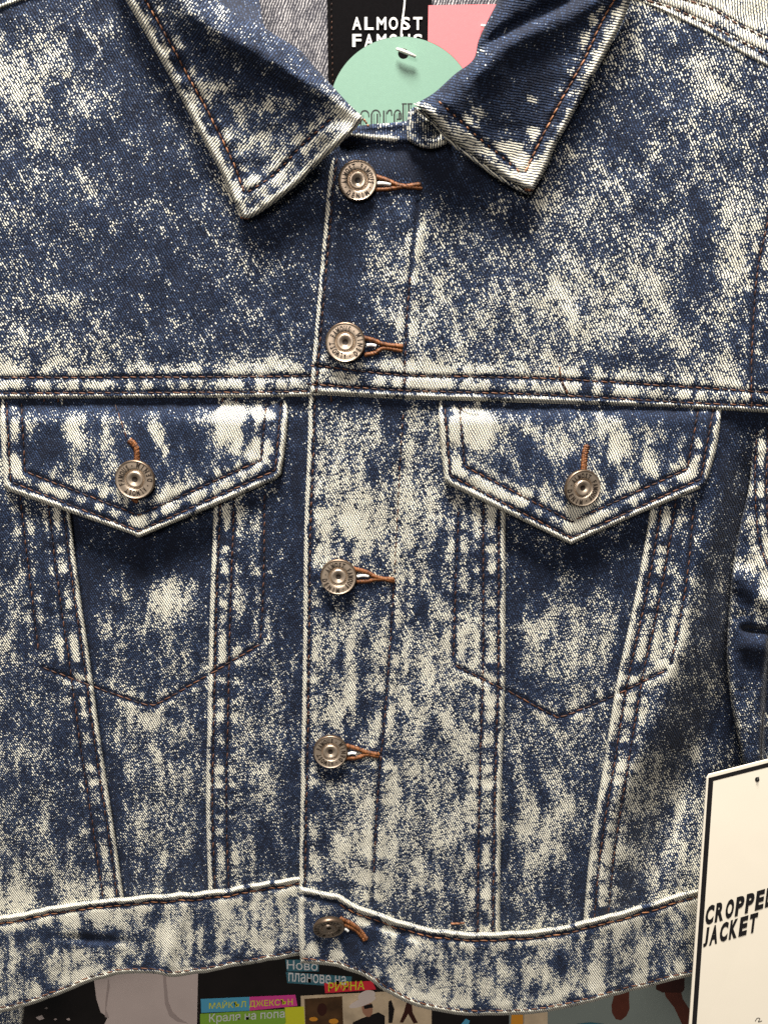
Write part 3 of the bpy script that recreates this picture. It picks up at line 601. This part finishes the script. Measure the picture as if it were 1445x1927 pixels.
# inner collar behind the left fold, stand strip, turned end of the stand
panel('inner_collar', jk, line((350, -50), (484, -50)), line((491, 52), (500, 60)), J([(350, -50), (406, 0), (443, 24), (491, 52)]), J([(484, -50), (488, 0), (494, 34), (500, 60)]), 0, base=None, ang=70,
      relief=lambda x, y: 3 - 32 * sst(-10, 90, x - np.interp(y, FOLD_L[:, 1], FOLD_L[:, 0])), blf=lambda x, y: .12 + 0 * x)
ST_T = J([(636, 250), (660, 240), (696, 234), (735, 231), (778, 226)])
_, h_st = panel('collar_stand', jk, ST_T, J([(640, 288), (700, 292), (740, 296), (790, 290)]), line(ST_T[0], (640, 288)), line(ST_T[-1], (790, 290)), 0, 'T', 2.2, 8, base=None, ang=85,
      relief=lambda x, y: 5.5 - 3.0 * sst(262, 285, y) + 1.2 * np.exp(-((y - 252 - (x - 660) * .10) / 7) ** 2), blf=lambda x, y: .22 + .95 * np.exp(-((y - 252 - (x - 660) * .12) / 5) ** 2) * sst(762, 735, x) - .25 * sst(262, 275, y), edge_b=.1, ebase=.30)
panel('collar_stand', jk, J([(768, 212), (776, 203), (786, 202), (806, 220)]), J([(767, 264), (790, 277), (820, 279), (849, 266)]), J([(768, 212), (764, 238), (767, 264)]), line((806, 220), (849, 266)), 9, 'LTB', 1.8, 8, base=None, ang=88, edge_b=.35, edge_w=10,
      blf=lambda x, y: .55 + .2 * (vnoise(x / 8, y / 30, 5) - .5), relief=lambda x, y: -4.5 * np.exp(-(((x - 812) / 20) ** 2 + ((y - 252) / 14) ** 2)))
# ---- inside of the back, closing the jacket behind the neck opening
panel('back_panel', jk, line((-80, -120), (1520, -120)), line((-80, 1660), (1520, 1660)), line((-80, -120), (-80, 1660)), line((1520, -120), (1520, 1660)), -46, base=None, ang=110, step=14, mat=M_INSIDE,
      blf=lambda x, y: .62 + .1 * (fbm(x / 20, y / 20, 3) - .5))
panel('sleeve', jk, line((-120, 1760), (60, 1760)), line((-120, 1990), (38, 1990)), line((-120, 1760), (-120, 1990)), line((60, 1760), (38, 1990)), -34, 'R', 2, 8, base=None, ang=55, blf=lambda x, y: .42 + .2 * (fbm(x / 20, y / 20, 3) - .5), edge_b=.05)

# ---- stitched lines
for ln in seamsA: stitches(jk, ln, h_sl, 15, 11)
for ln in seamsB: stitches(jk, ln, h_il, 15, 11)
for ln in seamsC: stitches(jk, ln, h_ir, 15, 11)
for ln in seamsD: stitches(jk, ln, h_sr, 15, 11)
for ln, hf in ((pk1, h_sl), (pk2, h_cl), (pk3, h_il), (qk1, h_ir), (qk2, h_cr), (qk3, h_sr)): stitches(jk, ln, hf, 15.5, 13.5, .28)
for ln, hf in ((pv1, h_sl), (pv2, h_il), (qv1, h_ir), (qv2, h_sr)): stitches(jk, ln, hf, 16, 10, .26)
for ln in ysl: stitches(jk, ln, h_yl, 16, 13)
for ln in ysr: stitches(jk, ln, h_yr, 16, 13)
stitches(jk, offset_poly(EDGE, -12), h_yr, 16, 11, .26); stitches(jk, offset_poly(EDGE2, -12), h_ir, 15, 10, .28)
stitches(jk, PLK[8:24], h_yr, 16, 11, .24); stitches(jk, PLK[26:-2], h_ir, 16, 11, .24)
stitches(jk, arm_s, h_yr, 16, 12); stitches(jk, arm1, h_su, 15, 12); stitches(jk, arm2, h_su, 15, 12)
stitches(jk, byr1, h_by, 17, 14, .34); stitches(jk, byr2, h_by, 17, 14, .34)
stitches(jk, wst_l, h_wl, 17, 15, .32, M_ORANGE); stitches(jk, wsb_l, h_wl, 16, 13, .3)
stitches(jk, wst_r[20:], h_wr, 17, 15, .32, M_ORANGE); stitches(jk, wsb_r, h_wr, 16, 13, .3)
stitches(jk, cs_l, h_c1, 15, 13.5, .33, M_ORANGE); stitches(jk, cs_b, h_c1, 16, 8, .26)
stitches(jk, cs_r, h_c2, 15, 13.5, .33, M_ORANGE); stitches(jk, cs_rb, h_c2, 17, 7, .33, M_ORANGE)

# ---- buttonholes: zigzag wound thread round a slit
def buttonhole(pts_a, pts_b, hf, turns=2.1, rad=.46):
    Vs, Fs, Tn = [], [], []; K = 6
    for pts in (pts_a, pts_b):
        if pts is None: continue
        p = smooth(pts); tot = arclen(p)[-1]; n = int(tot / turns)
        for lay in range(2):
            for i in range(n):
                s = (i + .5 + .4 * lay) / n; f = np.clip([s - 2.6 / tot, s, s + 2.6 / tot], 0, 1); q = at(p, f); t = q[-1] - q[0]; t /= np.hypot(*t) + 1e-6; nn = np.array([-t[1], t[0]])
                wv = 5.4 * random.uniform(.75, 1.1); sg = 1 if lay else -1
                q = q + nn[None] * np.array([-wv, 0, wv])[:, None] * .75 * sg + np.array(t)[None] * random.uniform(-1, 1)
                h = hf(q[:, 0], q[:, 1]) + np.array([.05, .75, .05]) + .25 * lay * random.random()
                w_ = P(q[:, 0], q[:, 1], h); d = w_[-1] - w_[0]; d /= np.linalg.norm(d); sd = np.cross(d, [0, -1, 0]); sd /= np.linalg.norm(sd); ou = np.cross(sd, d)
                b0 = len(Vs); tn = random.random()
                for j, rr_ in enumerate((.6, 1, .6)):
                    for k in range(K):
                        a = 2 * math.pi * k / K; Vs.append(w_[j] + (sd * math.cos(a) + ou * math.sin(a)) * rad * rr_ * .001); Tn.append(tn)
                for j in range(2):
                    for k in range(K): Fs.append((b0 + j * K + k, b0 + j * K + (k + 1) % K, b0 + (j + 1) * K + (k + 1) % K, b0 + (j + 1) * K + k))
                Fs.append(tuple(b0 + k for k in range(K))[::-1]); Fs.append(tuple(b0 + 2 * K + k for k in range(K)))
    o = mk('buttonhole', Vs, Fs, M_HOLE, jk); o.data.attributes.new('tint', 'FLOAT', 'POINT').data.foreach_set('value', np.array(Tn, np.float32)); return o
M_PALE = simple('pale_loop', (.62, .62, .60), .4)
def loop(parent, a, b, hf):
    q = smooth([a, ((a[0] + b[0]) / 2, (a[1] + b[1]) / 2 - 1.5), b]); w_ = P(q[:, 0], q[:, 1], hf(q[:, 0], q[:, 1]) + .5); cord('shank_loop', w_, .75, M_PALE, parent)
bh = []
bh.append((buttonhole([(700, 330), (725, 338), (752, 349), (792, 354)], [(700, 356), (725, 356), (752, 352), (790, 347)], h_yr), (705, 346), (735, 347), h_yr))
bh.append((buttonhole([(682, 635), (705, 641), (722, 648), (758, 652)], [(686, 668), (706, 664), (722, 655), (756, 660)], h_yr), (690, 650), (708, 651), h_yr))
bh.append((buttonhole([(664, 1070), (690, 1077), (708, 1086), (742, 1094)], [(664, 1094), (690, 1094), (708, 1090), (740, 1090)], h_ir), (672, 1085), (694, 1084), h_ir))
bh.append((buttonhole([(650, 1403), (672, 1409), (690, 1416), (713, 1420)], [(650, 1427), (672, 1426), (690, 1420), (712, 1424)], h_ir), (655, 1419), (670, 1418), h_ir))
bh.append((buttonhole([(640, 1728), (660, 1738), (676, 1750), (690, 1768)], [(640, 1738), (660, 1745), (674, 1754), (686, 1770)], h_wr), (648, 1748), (655, 1752), h_wr))
for o, a, b, hf in bh: loop(o, a, b, hf)
buttonhole([(243, 830), (252, 838), (257, 850), (256, 880)], [(246, 828), (256, 838), (259, 852), (259, 880)], h_fl)
buttonhole([(1102, 838), (1098, 855), (1096, 885)], [(1105, 838), (1101, 855), (1099, 885)], h_fr)
buttonhole([(250, 938), (258, 944)], None, h_fl)
# bar tacks
stitches(jk, J([(1052, 690), (1056, 715), (1068, 742)]), h_yr, 9, 10, .4, name='bar_tack')
stitches(jk, J([(216, 758), (222, 775), (240, 826)]), h_fl, 18, 15, .22, name='bar_tack')
stitches(jk, J([(848, 1738), (874, 1737)]), lambda x, y: h_ir(x, y) + .6, 7, 9, .5, M_ORANGE, name='bar_tack')
stitches(jk, J([(622, 744), (624, 758)]), h_ir, 15, 14, .4, name='bar_tack')
stitches(jk, J([(452, 409), (470, 411)]), lambda x, y: h_c1(x, y) - 1.0, 6, 6, .5, M_ORANGE, name='bar_tack')
stitches(jk, J([(986, 357), (1004, 357)]), lambda x, y: h_c2(x, y) - .6, 6, 6, .6, M_ORANGE, name='bar_tack')
stitches(jk, J([(684, 224), (694, 238)]), lambda x, y: 9 + 0 * x, 5, 6, .4, M_ORANGE, name='bar_tack')

# ---- loose thread ends
M_DKTH = simple('dark_thread', (.05, .022, .014), .6)
M_LINT = simple('grey_lint', (.34, .34, .33), .8)
def lint(pts, hf, rad, mat=None):
    q = smooth(pts); cord('loose_thread', P(q[:, 0], q[:, 1], hf(q[:, 0], q[:, 1]) + .5), rad, mat or M_LINT, jk, 5)
lint([(1274, 1628), (1271, 1645), (1275, 1662), (1283, 1672), (1290, 1677)], h_sr, .28)
lint([(862, 756), (868, 770), (884, 778), (900, 779)], h_fr, .14, M_DKTH)
lint([(953, 52), (950, 58), (948, 63)], h_c2, .10); lint([(108, 126), (114, 131), (121, 130)], h_yl, .10); lint([(1240, 700), (1252, 706), (1258, 703)], h_yr, .09)
# ---- buttons
PRO = [(0, .22), (.08, .24), (.15, .34), (.22, .52), (.30, .64), (.37, .68), (.41, .62), (.435, .36), (.46, .10), (.49, .30), (.52, .50), (.60, .56), (.72, .58), (.84, .55), (.90, .56), (.94, .66), (.97, .60), (1.0, .25), (.985, -.4), (.90, -.9)]
def lathe(name, prof, R, Mx, mat, parent, n=56):
    Vs = []; Fs = []
    for r, z in prof:
        for k in range(n):
            a = 2 * math.pi * k / n; Vs.append(Mx @ Vector((r * R * math.cos(a), r * R * math.sin(a), z * 1.9 / 1000)))
    for i in range(len(prof) - 1):
        for k in range(n): Fs.append((i * n + k, i * n + (k + 1) % n, (i + 1) * n + (k + 1) % n, (i + 1) * n + k))
    return mk(name, Vs, Fs, mat, parent)
def button(cx, cy, rpx, hf, rot, tilt=(0, 0), lift=1.9):
    h = float(hf(np.array([float(cx)]), np.array([float(cy)]))[0]) + lift
    c = P(cx, cy, h); R = rpx * mmpx(cx, cy, h) / 1000
    z = Vector((tilt[0], -1, tilt[1])).normalized(); x = Vector((1, 0, 0)); x = (x - z * x.dot(z)).normalized(); y = z.cross(x)
    Mx = Matrix(((x[0], y[0], z[0], c[0]), (x[1], y[1], z[1], c[1]), (x[2], y[2], z[2], c[2]), (0, 0, 0, 1)))
    o = lathe('button', PRO[9:16], R, Mx, M_METAL, jk)
    lathe('rivet', PRO[2:10], R, Mx, M_METAL, o, 40); lathe('rivet_recess', PRO[:3], R, Mx, M_PIT, o, 24); lathe('rim', PRO[15:], R, Mx, M_RIM, o)
    Vs, Fs = [], []
    def put(ch, ang, inward):
        v, f = glyph_mesh(ch, .045); 
        if not len(v): return
        w_ = v[:, 0].max() + v[:, 0].min(); b0 = len(Vs); sc = .275 * R
        for q in v:
            lx = (q[0] - w_ / 2) * sc * .80; ly = q[1] * sc * 1.32
            if inward: rad = .885 * R - ly; t = ang + lx / (.72 * R); t2 = t
            else: rad = .555 * R + ly; t2 = ang - lx / (.72 * R)
            Vs.append(Mx @ Vector((rad * math.cos(t2), rad * math.sin(t2), .62 * 1.9 / 1000)))
        Fs.extend(tuple(b0 + i for i in g) for g in f)
    word = 'ALMOST FAMOUS'; span = math.radians(196)
    for i, ch in enumerate(word):
        if ch != ' ': put(ch, math.radians(90) + rot + span / 2 - span * (i + .0) / (len(word) - 1), False)
    word = 'DENIM'; span = math.radians(74)
    for i, ch in enumerate(word): put(ch, math.radians(-90) + rot - span / 2 + span * i / (len(word) - 1), True)
    for sgn in (-1, 1):
        a = math.radians(-90) + rot + sgn * math.radians(61); b0 = len(Vs); rr_ = .035 * R
        for k in range(10): Vs.append(Mx @ Vector((.71 * R * math.cos(a) + rr_ * math.cos(k * .628), .71 * R * math.sin(a) + rr_ * math.sin(k * .628), .62 * 1.9 / 1000)))
        Fs.append(tuple(range(b0, b0 + 10)))
    mk('lettering', Vs, Fs, M_PIT, o, False)
    return o
rd = math.radians
button(673, 340, 37, h_yr, rd(2), (.10, .05)); button(650, 644, 37.5, h_yr, rd(82), (-.03, .06)); button(637, 1085, 34.5, h_ir, rd(-38), (.02, .1))
button(622, 1414, 32.5, h_ir, rd(92), (.02, .12)); button(619, 1745, 30, h_wr, rd(-62), (.12, -.38))
button(255, 902, 37.5, h_fl, rd(128), (0, .05)); button(1095, 918, 35.5, h_fr, rd(-42), (.2, .05))

# ---- woven neck label
M_LABEL = simple('black_satin', (.004, .0035, .004), .8, 0, .3, 900, .2, .0002, spec=.03)
M_WHITE_T = simple('white_woven', (.78, .77, .74), .6)
lb = flat('neck_label', [(615, -60), (812, -60), (812, 180), (618, 180)], -44, M_LABEL, jk, .8)
stitches(lb, line((623, -30), (626, 170)), lambda x, y: -44 + 0 * x, 11, 6, .12, M_THREAD)
for wd, y0, x1 in (('ALMOST', 56, 794), ('FAMOUS', 88, 794)):
    n = len(wd)
    for i, ch in enumerate(wd):
        cw = 17 if ch != 'M' else 18
        text_px(lb, ch, (663 + i * 22.9 + (0), y0), (cw, 0), (0, -24), -43.6, M_WHITE_T, .02)

# ================================================================== hang tags
M_TEAL = simple('mint_card', (.175, .31, .235), .55, 0, .05, 500, .15, .0001)
M_PINK = simple('coral_card', (.74, .15, .165), .55, 0, .04, 500, .15, .0001)
M_CARD = simple('cream_card', (.86, .79, .66), .5, 0, .03, 60, .06, .0001)
M_EDGE = simple('card_edge', (.75, .72, .62), .7)
M_NYLON = simple('clear_nylon', (.80, .78, .70), .3)
ring = [(757 + 137 * math.cos(a), 206 + 137 * math.sin(a)) for a in np.linspace(0, 2 * math.pi, 97)[:-1]]
# card with a punched hole: outer ring bridged to the hole ring
def round_card():
    n = 96; hc = (759, 101); a = np.linspace(0, 2 * math.pi, n + 1)[:-1]
    lev = []
    for k in np.linspace(0, 1, 7):
        lev.append(np.stack([(hc[0] + 10 * np.cos(a)) * (1 - k) + (757 + 137 * np.cos(a)) * k, (hc[1] + 10 * np.sin(a)) * (1 - k) + (206 + 137 * np.sin(a)) * k], -1))
    pts = np.concatenate(lev); bow = lambda x, y: -17 + 1.5 * np.cos((x - 757) / 110.)
    A = P(pts[:, 0], pts[:, 1], bow(pts[:, 0], pts[:, 1])); B_ = A + np.array([0, .0006, 0]); m = len(A); F = []
    for i in range(6):
        for k in range(n):
            q = (i * n + k, i * n + (k + 1) % n, (i + 1) * n + (k + 1) % n, (i + 1) * n + k); F.append(q); F.append(tuple(m + j for j in q[::-1]))
    o = mk('round_tag', np.vstack([A, B_]), F, M_TEAL, None, True)
    E = []; V2 = np.vstack([A[-n:], B_[-n:]]); 
    for k in range(n): E.append((k, (k + 1) % n, n + (k + 1) % n, n + k))
    cen = V2[:n].mean(0); V2 = V2 + (V2 - cen) * np.array([.004, 0, .004])
    mk('edge', V2, E, M_EDGE, o, True)
    V3 = np.vstack([A[:n], B_[:n]]); mk('hole_edge', V3, E, M_EDGE, o, True)
    return o, bow
rt, bow = round_card()
tag(rt, 'round mint green card hang tag with black lettering inside the collar', 'hang tag')
def ribbon(parent, pts, wpx, hf, mat, name='lettering'):
    p = smooth(pts, 6); t = np.gradient(p, axis=0); nn = np.stack([-t[:, 1], t[:, 0]], -1); nn /= np.linalg.norm(nn, axis=1)[:, None] + 1e-9
    a, b = p + nn * wpx / 2, p - nn * wpx / 2; q = np.vstack([a, b]); m = len(p)
    return mk(name, P(q[:, 0], q[:, 1], hf(q[:, 0], q[:, 1])), [(i, i + 1, m + i + 1, m + i) for i in range(m - 1)], mat, parent, False)
def bw(x, y): return bow(x, y) + .12
def stem(x, y0, y1): ribbon(rt, [(x, y0), (x, y1)], 2.8, bw, M_INK); ribbon(rt, [(x + 4.6, y0), (x + 4.6, y1)], .9, bw, M_INK)
# narrow inline letters: c o r e U
stem(679, 216, 250); ribbon(rt, [(678, 219), (681, 210), (688, 208), (693, 212), (694, 220)], 2.0, bw, M_INK)
stem(699, 214, 250); stem(710, 214, 250); ribbon(rt, [(698, 217), (702, 209), (708, 207), (713, 210), (716, 218)], 2.0, bw, M_INK)
stem(722, 208, 250); ribbon(rt, [(728, 214), (731, 208), (736, 208), (737, 217)], 2.4, bw, M_INK)
stem(742, 214, 250); ribbon(rt, [(741, 217), (744, 209), (749, 207), (753, 211), (754, 223), (747, 224)], 2.0, bw, M_INK); stem(0 + 751, 212, 224)
for x in (758.5, 769): stem(x, 195, 252)
for x in (760.5, 771): ribbon(rt, [(x - 4.5, 195), (x + 5, 195)], 1.6, bw, M_INK)
pt = flat('square_tag', [(806, 10), (985, 7), (990, 200), (803, 204)], -32, M_PINK, None, .6)
tag(pt, 'coral pink square card tag tucked behind the mint round tag', 'hang tag')
cord('tag_fastener', P(np.array([905, 912, 935.]), np.array([48, 49, 45.]), np.array([-30.8, -30.4, -27.])), .55, M_NYLON)
tag(bpy.data.objects['tag_fastener'], 'white plastic fastener end poking from the coral pink tag', 'fastener')
f1_ = empty('tag_fastener', tuple(P(759, 101, -16))); tag(f1_, 'clear plastic barb fastener holding the mint round tag', 'fastener')
def kid(o, p): o.parent = p; o.matrix_parent_inverse = Matrix.Translation(-Vector(p.location)); return o
q = smooth([(763, -40), (761, 8), (757, 40), (755, 68), (757, 95)]); hh = np.linspace(-38, -15.6, len(q))
kid(cord('filament', P(q[:, 0], q[:, 1], hh), .36, M_NYLON), f1_)
kid(cord('crossbar', P(np.array([746., 755, 765, 782]), np.array([92., 95, 99, 107]), np.array([-13.2, -12.8, -12.8, -13.2])), [.5, .75, .75, .6], M_NYLON), f1_)

# white card with black frame, hanging at the right
def wh(x, y): return 16 - (x - 1300) * .02
TL, TR, BL, BR = np.array([1330, 1459.]), np.array([1560, 1400.]), np.array([1290, 2010.]), np.array([1545, 2010.])
def wq(u, v): return (1 - v) * ((1 - u) * TL + u * TR) + v * ((1 - u) * BL + u * BR)
wt = flat('swing_tag', [TL + (3, -1), TR, BR, BL, TL + (-1, 6)], wh, M_CARD, None, .7)
tag(wt, 'cream swing tag with a black border reading cropped jacket', 'hang tag')
def whi(x, y): return wh(x, y) + .10
fb_o = [np.array([1332.5, 1464.]), np.array([1556, 1406.5]), np.array([1540, 2004.]), np.array([1296, 2004.])]
fb_i = [np.array([1341.5, 1469.5]), np.array([1546, 1418.]), np.array([1530, 1994.]), np.array([1305.5, 1994.])]
pp = np.array(fb_o + fb_i); mk('border', P(pp[:, 0], pp[:, 1], whi(pp[:, 0], pp[:, 1])), [(i, (i + 1) % 4, 4 + (i + 1) % 4, 4 + i) for i in range(4)], M_INK, wt, False)
def word(txt, c, r, u, n_gap=1.0):
    text_px(wt, txt, c, r, u, whi, M_INK, .022, 1.0)
def letters(txt, x0, y0, adv, slope, up, wd):
    x = x0
    for ch in txt:
        w_ = wd * (.55 if ch == 'J' else 1.0)
        text_px(wt, ch, (x, y0 + (x - x0) * slope), (w_, w_ * slope), up, whi, M_INK, .055); x += w_ + adv - wd
letters('CROPPED', 1324.5, 1742.5, 18.9, -.30, (4.5, -37), 15.8)
letters('JACKET', 1321.5, 1783.5, 18.4, -.30, (4.5, -37), 15.2)
ribbon(wt, [(1420, 1922), (1424, 1916), (1429, 1917), (1426, 1923), (1433, 1921)], 1.2, whi, M_INK)
hole = [(1424 + 4.2 * math.cos(a), 1467 + 4.6 * math.sin(a)) for a in np.linspace(0, 2 * math.pi, 17)[:-1]]
flat('eyelet', hole, lambda x, y: wh(x, y) + .15, M_INK, wt, .1)
q = smooth([(1424, 1468), (1428, 1458), (1431, 1442), (1432, 1400), (1436, 1330)]); cord('tag_string', P(q[:, 0], q[:, 1], np.linspace(14.6, 6.5, len(q))), .28, M_INK)
tag(bpy.data.objects['tag_string'], 'thin black string looped through the cream swing tag', 'string')

# ================================================================== posters on the wall behind
def pm(name, col, rough=.35, noise=0.0, scale=60): return simple(name, col, rough, 0, noise, scale)
K_DARK = pm('print_black', (.012, .009, .008), .3, .5, 90); K_SHIRT = pm('print_shirt', (0.700, 0.586, 0.542), .4, .10, 60); K_FOLD = pm('print_fold', (0.473, 0.385, 0.359), .4)
K_TEAL = pm('print_teal', (0.052, 0.175, 0.228)); K_RED = pm('print_red', (0.820, 0.035, 0.061)); K_YEL = pm('print_yellow', (0.820, 0.820, 0.035)); K_GRN = pm('print_green', (0.280, 0.525, 0.052))
K_WHT = pm('print_white', (0.820, 0.820, 0.820)); K_MAG = pm('print_magenta', (0.820, 0.070, 0.350)); K_SKY = pm('print_blue', (0.105, 0.438, 0.665)); K_GREY = pm('print_greygreen', (0.263, 0.306, 0.280), .35, .08, 40)
K_BRN = pm('print_brown', (.115, .030, .017), .35, .3, 120); K_BRD = pm('print_darkbrown', (.05, .013, .008), .35, .3, 90); K_ORG = pm('print_orange', (0.820, 0.350, 0.035)); K_PHO = pm('print_photo', (.10, .05, .02), .35, .9, 110); K_TAN = pm('print_tan', (0.735, 0.578, 0.385), .4, .5, 90); K_SKIN = pm('print_skin', (0.455, 0.228, 0.140)); K_HAT = pm('print_hat', (0.820, 0.700, 0.630), .4, .1, 90)
WH = -97.0
def poster(name, pts, mat, label):
    o = flat(name, pts, WH, mat, None, .6); tag(o, label, 'poster'); return o
def prt(parent, name, pts, lay, mat): return flat(name, pts, WH + lay, mat, parent, .08)
p1 = poster('poster', [(-160, 1560), (371, 1560), (372, 2010), (-160, 2010)], K_DARK, 'dark poster of a figure in a pale shirt behind the left hem')
prt(p1, 'printed_shirt', [(172, 1700), (178, 1848), (182, 1880), (190, 1905), (203, 1914), (196, 1930), (194, 2000), (366, 2000), (371, 1928), (373, 1836), (374, 1700)], .2, K_SHIRT)
prt(p1, 'printed_fold', [(306, 1800), (308, 1850), (311, 1890), (319, 1912), (334, 1923), (354, 1926), (338, 1917), (325, 1904), (317, 1885), (313, 1845), (311, 1800)], .35, K_FOLD)
prt(p1, 'printed_fold', [(204, 1840), (207, 1856), (203, 1880), (200, 1900), (206, 1916), (198, 1914), (199, 1885)], .35, K_FOLD)
for (x, y, s) in ((68, 1915, 8), (85, 1897, 3), (102, 1918, 3), (125, 1918, 4)): prt(p1, 'printed_glint', [(x, y), (x + s * 1.4, y - s * .6), (x + s * 2, y + s * .3), (x + s * .8, y + s * .6)], .2, K_SHIRT)
p2 = poster('poster', [(374, 1560), (957, 1560), (957, 2010), (374, 2010)], K_DARK, 'magazine poster with yellow and white Cyrillic headlines below the button placket')
prt(p2, 'printed_strip', [(537, 1806), (600, 1806), (600, 1828), (540, 1828)], .2, K_TEAL)
prt(p2, 'printed_strip', [(538, 1829), (662, 1838), (660, 1858), (541, 1850)], .2, K_TEAL)
text_px(p2, 'Ново', (540, 1824), (58, 3), (0, -17), WH + .4, K_WHT, .006)
text_px(p2, 'планове на', (543, 1847), (108, 7), (0, -17), WH + .4, K_WHT, .006)
prt(p2, 'printed_strip', [(610, 1850), (700, 1846), (708, 1862), (612, 1869)], .25, K_RED)
text_px(p2, 'РИЯНА', (618, 1866), (68, -4), (0, -17), WH + .45, K_YEL, .008)
prt(p2, 'printed_strip', [(378, 1880), (470, 1876), (470, 1902), (379, 1906)], .2, K_SKY)
prt(p2, 'printed_strip', [(470, 1876), (556, 1872), (560, 1893), (470, 1902)], .2, K_MAG)
text_px(p2, 'МАЙКЪЛ ДЖЕКСЪН', (394, 1901), (157, -8), (0, -17), WH + .4, K_YEL, .008)
prt(p2, 'printed_strip', [(377, 1908), (536, 1899), (540, 1960), (377, 1960)], .25, K_GRN)
prt(p2, 'printed_strip', [(536, 1896), (572, 1894), (576, 1960), (500, 1960), (538, 1925)], .3, K_YEL)
text_px(p2, 'Краля на попа', (394, 1928), (142, -9), (0, -20), WH + .5, K_WHT, .006)
fr = prt(p2, 'printed_frame', [(566, 1874), (728, 1866), (812, 1890), (812, 1990), (570, 1990)], .2, K_TAN)
prt(p2, 'printed_photo', [(573, 1880), (644, 1875), (648, 1990), (577, 1990)], .3, K_PHO)
prt(p2, 'printed_photo', [(650, 1875), (722, 1872), (726, 1990), (654, 1990)], .3, K_TAN)
prt(p2, 'printed_photo', [(728, 1880), (806, 1885), (808, 1990), (731, 1990)], .3, K_TAN)
def ov(cx, cy, rx, ry, a=0, n=20): return [(cx + rx * math.cos(t) * math.cos(a) - ry * math.sin(t) * math.sin(a), cy + rx * math.cos(t) * math.sin(a) + ry * math.sin(t) * math.cos(a)) for t in np.linspace(0, 2 * math.pi, n + 1)[:-1]]
prt(p2, 'printed_blur', ov(606, 1900, 9, 12), .4, K_BRD); prt(p2, 'printed_blur', ov(590, 1918, 8, 4), .4, K_ORG); prt(p2, 'printed_blur', ov(628, 1922, 9, 5), .4, K_ORG)
prt(p2, 'printed_jacket', [(655, 1960), (664, 1924), (682, 1916), (712, 1905), (724, 1912), (724, 1960)], .4, K_DARK)
prt(p2, 'printed_face', ov(691, 1898, 10, 16, -.2), .45, K_SKIN); prt(p2, 'printed_hat', ov(682, 1886, 27, 7, -.35), .55, K_HAT); prt(p2, 'printed_hat', ov(690, 1874, 17, 10, -.3), .6, K_HAT)
prt(p2, 'printed_glasses', [(684, 1893), (700, 1889), (702, 1896), (686, 1899)], .65, K_DARK)
prt(p2, 'printed_dancer', [(765, 1886), (775, 1890), (776, 1905), (786, 1925), (778, 1926), (768, 1908), (758, 1925), (752, 1924), (760, 1905)], .45, K_BRD); prt(p2, 'printed_dancer', [(736, 1882), (742, 1900), (738, 1925), (731, 1925), (731, 1885)], .45, K_DARK)
prt(p2, 'printed_glint', [(868, 1927), (876, 1917), (884, 1921), (880, 1932)], .3, K_SKY)
prt(p2, 'printed_strip', [(962, 1908), (984, 1910), (984, 1990), (958, 1990)], .3, K_ORG)
p3 = poster('poster', [(958, 1560), (1560, 1560), (1560, 2010), (958, 2010)], K_GREY, 'grey green poster with dark brown gloved hands behind the right hem')
prt(p3, 'printed_strip', [(986, 1905), (1030, 1905), (1030, 1990), (984, 1990)], .3, K_TAN)
prt(p3, 'printed_hand', [(1154, 1840), (1184, 1840), (1183, 1880), (1184, 1898), (1178, 1912), (1168, 1920), (1158, 1918), (1151, 1906), (1150, 1892), (1154, 1878)], .3, K_BRN)
prt(p3, 'printed_hand', [(1248, 1860), (1280, 1862), (1284, 1880), (1297, 1900), (1306, 1920), (1320, 1960), (1300, 1960), (1280, 1922), (1268, 1896), (1252, 1876)], .3, K_BRN)
prt(p3, 'printed_cuff', [(1232, 1800), (1288, 1800), (1287, 1862), (1282, 1868), (1246, 1868), (1234, 1862)], .45, K_BRD)
prt(p3, 'printed_shadow_line', [(1085, 1927), (1110, 1924), (1136, 1927), (1130, 1990), (1080, 1990)], .3, K_TEAL)

# everything under the jacket root keeps its place in the world
bpy.context.view_layer.update()
for o in list(jk.children): o.matrix_parent_inverse = M_ID
for o in list(bpy.data.objects):
    if o.parent is not None and o.parent is not jk and o.parent.type == 'MESH': o.matrix_parent_inverse = Matrix.Identity(4)
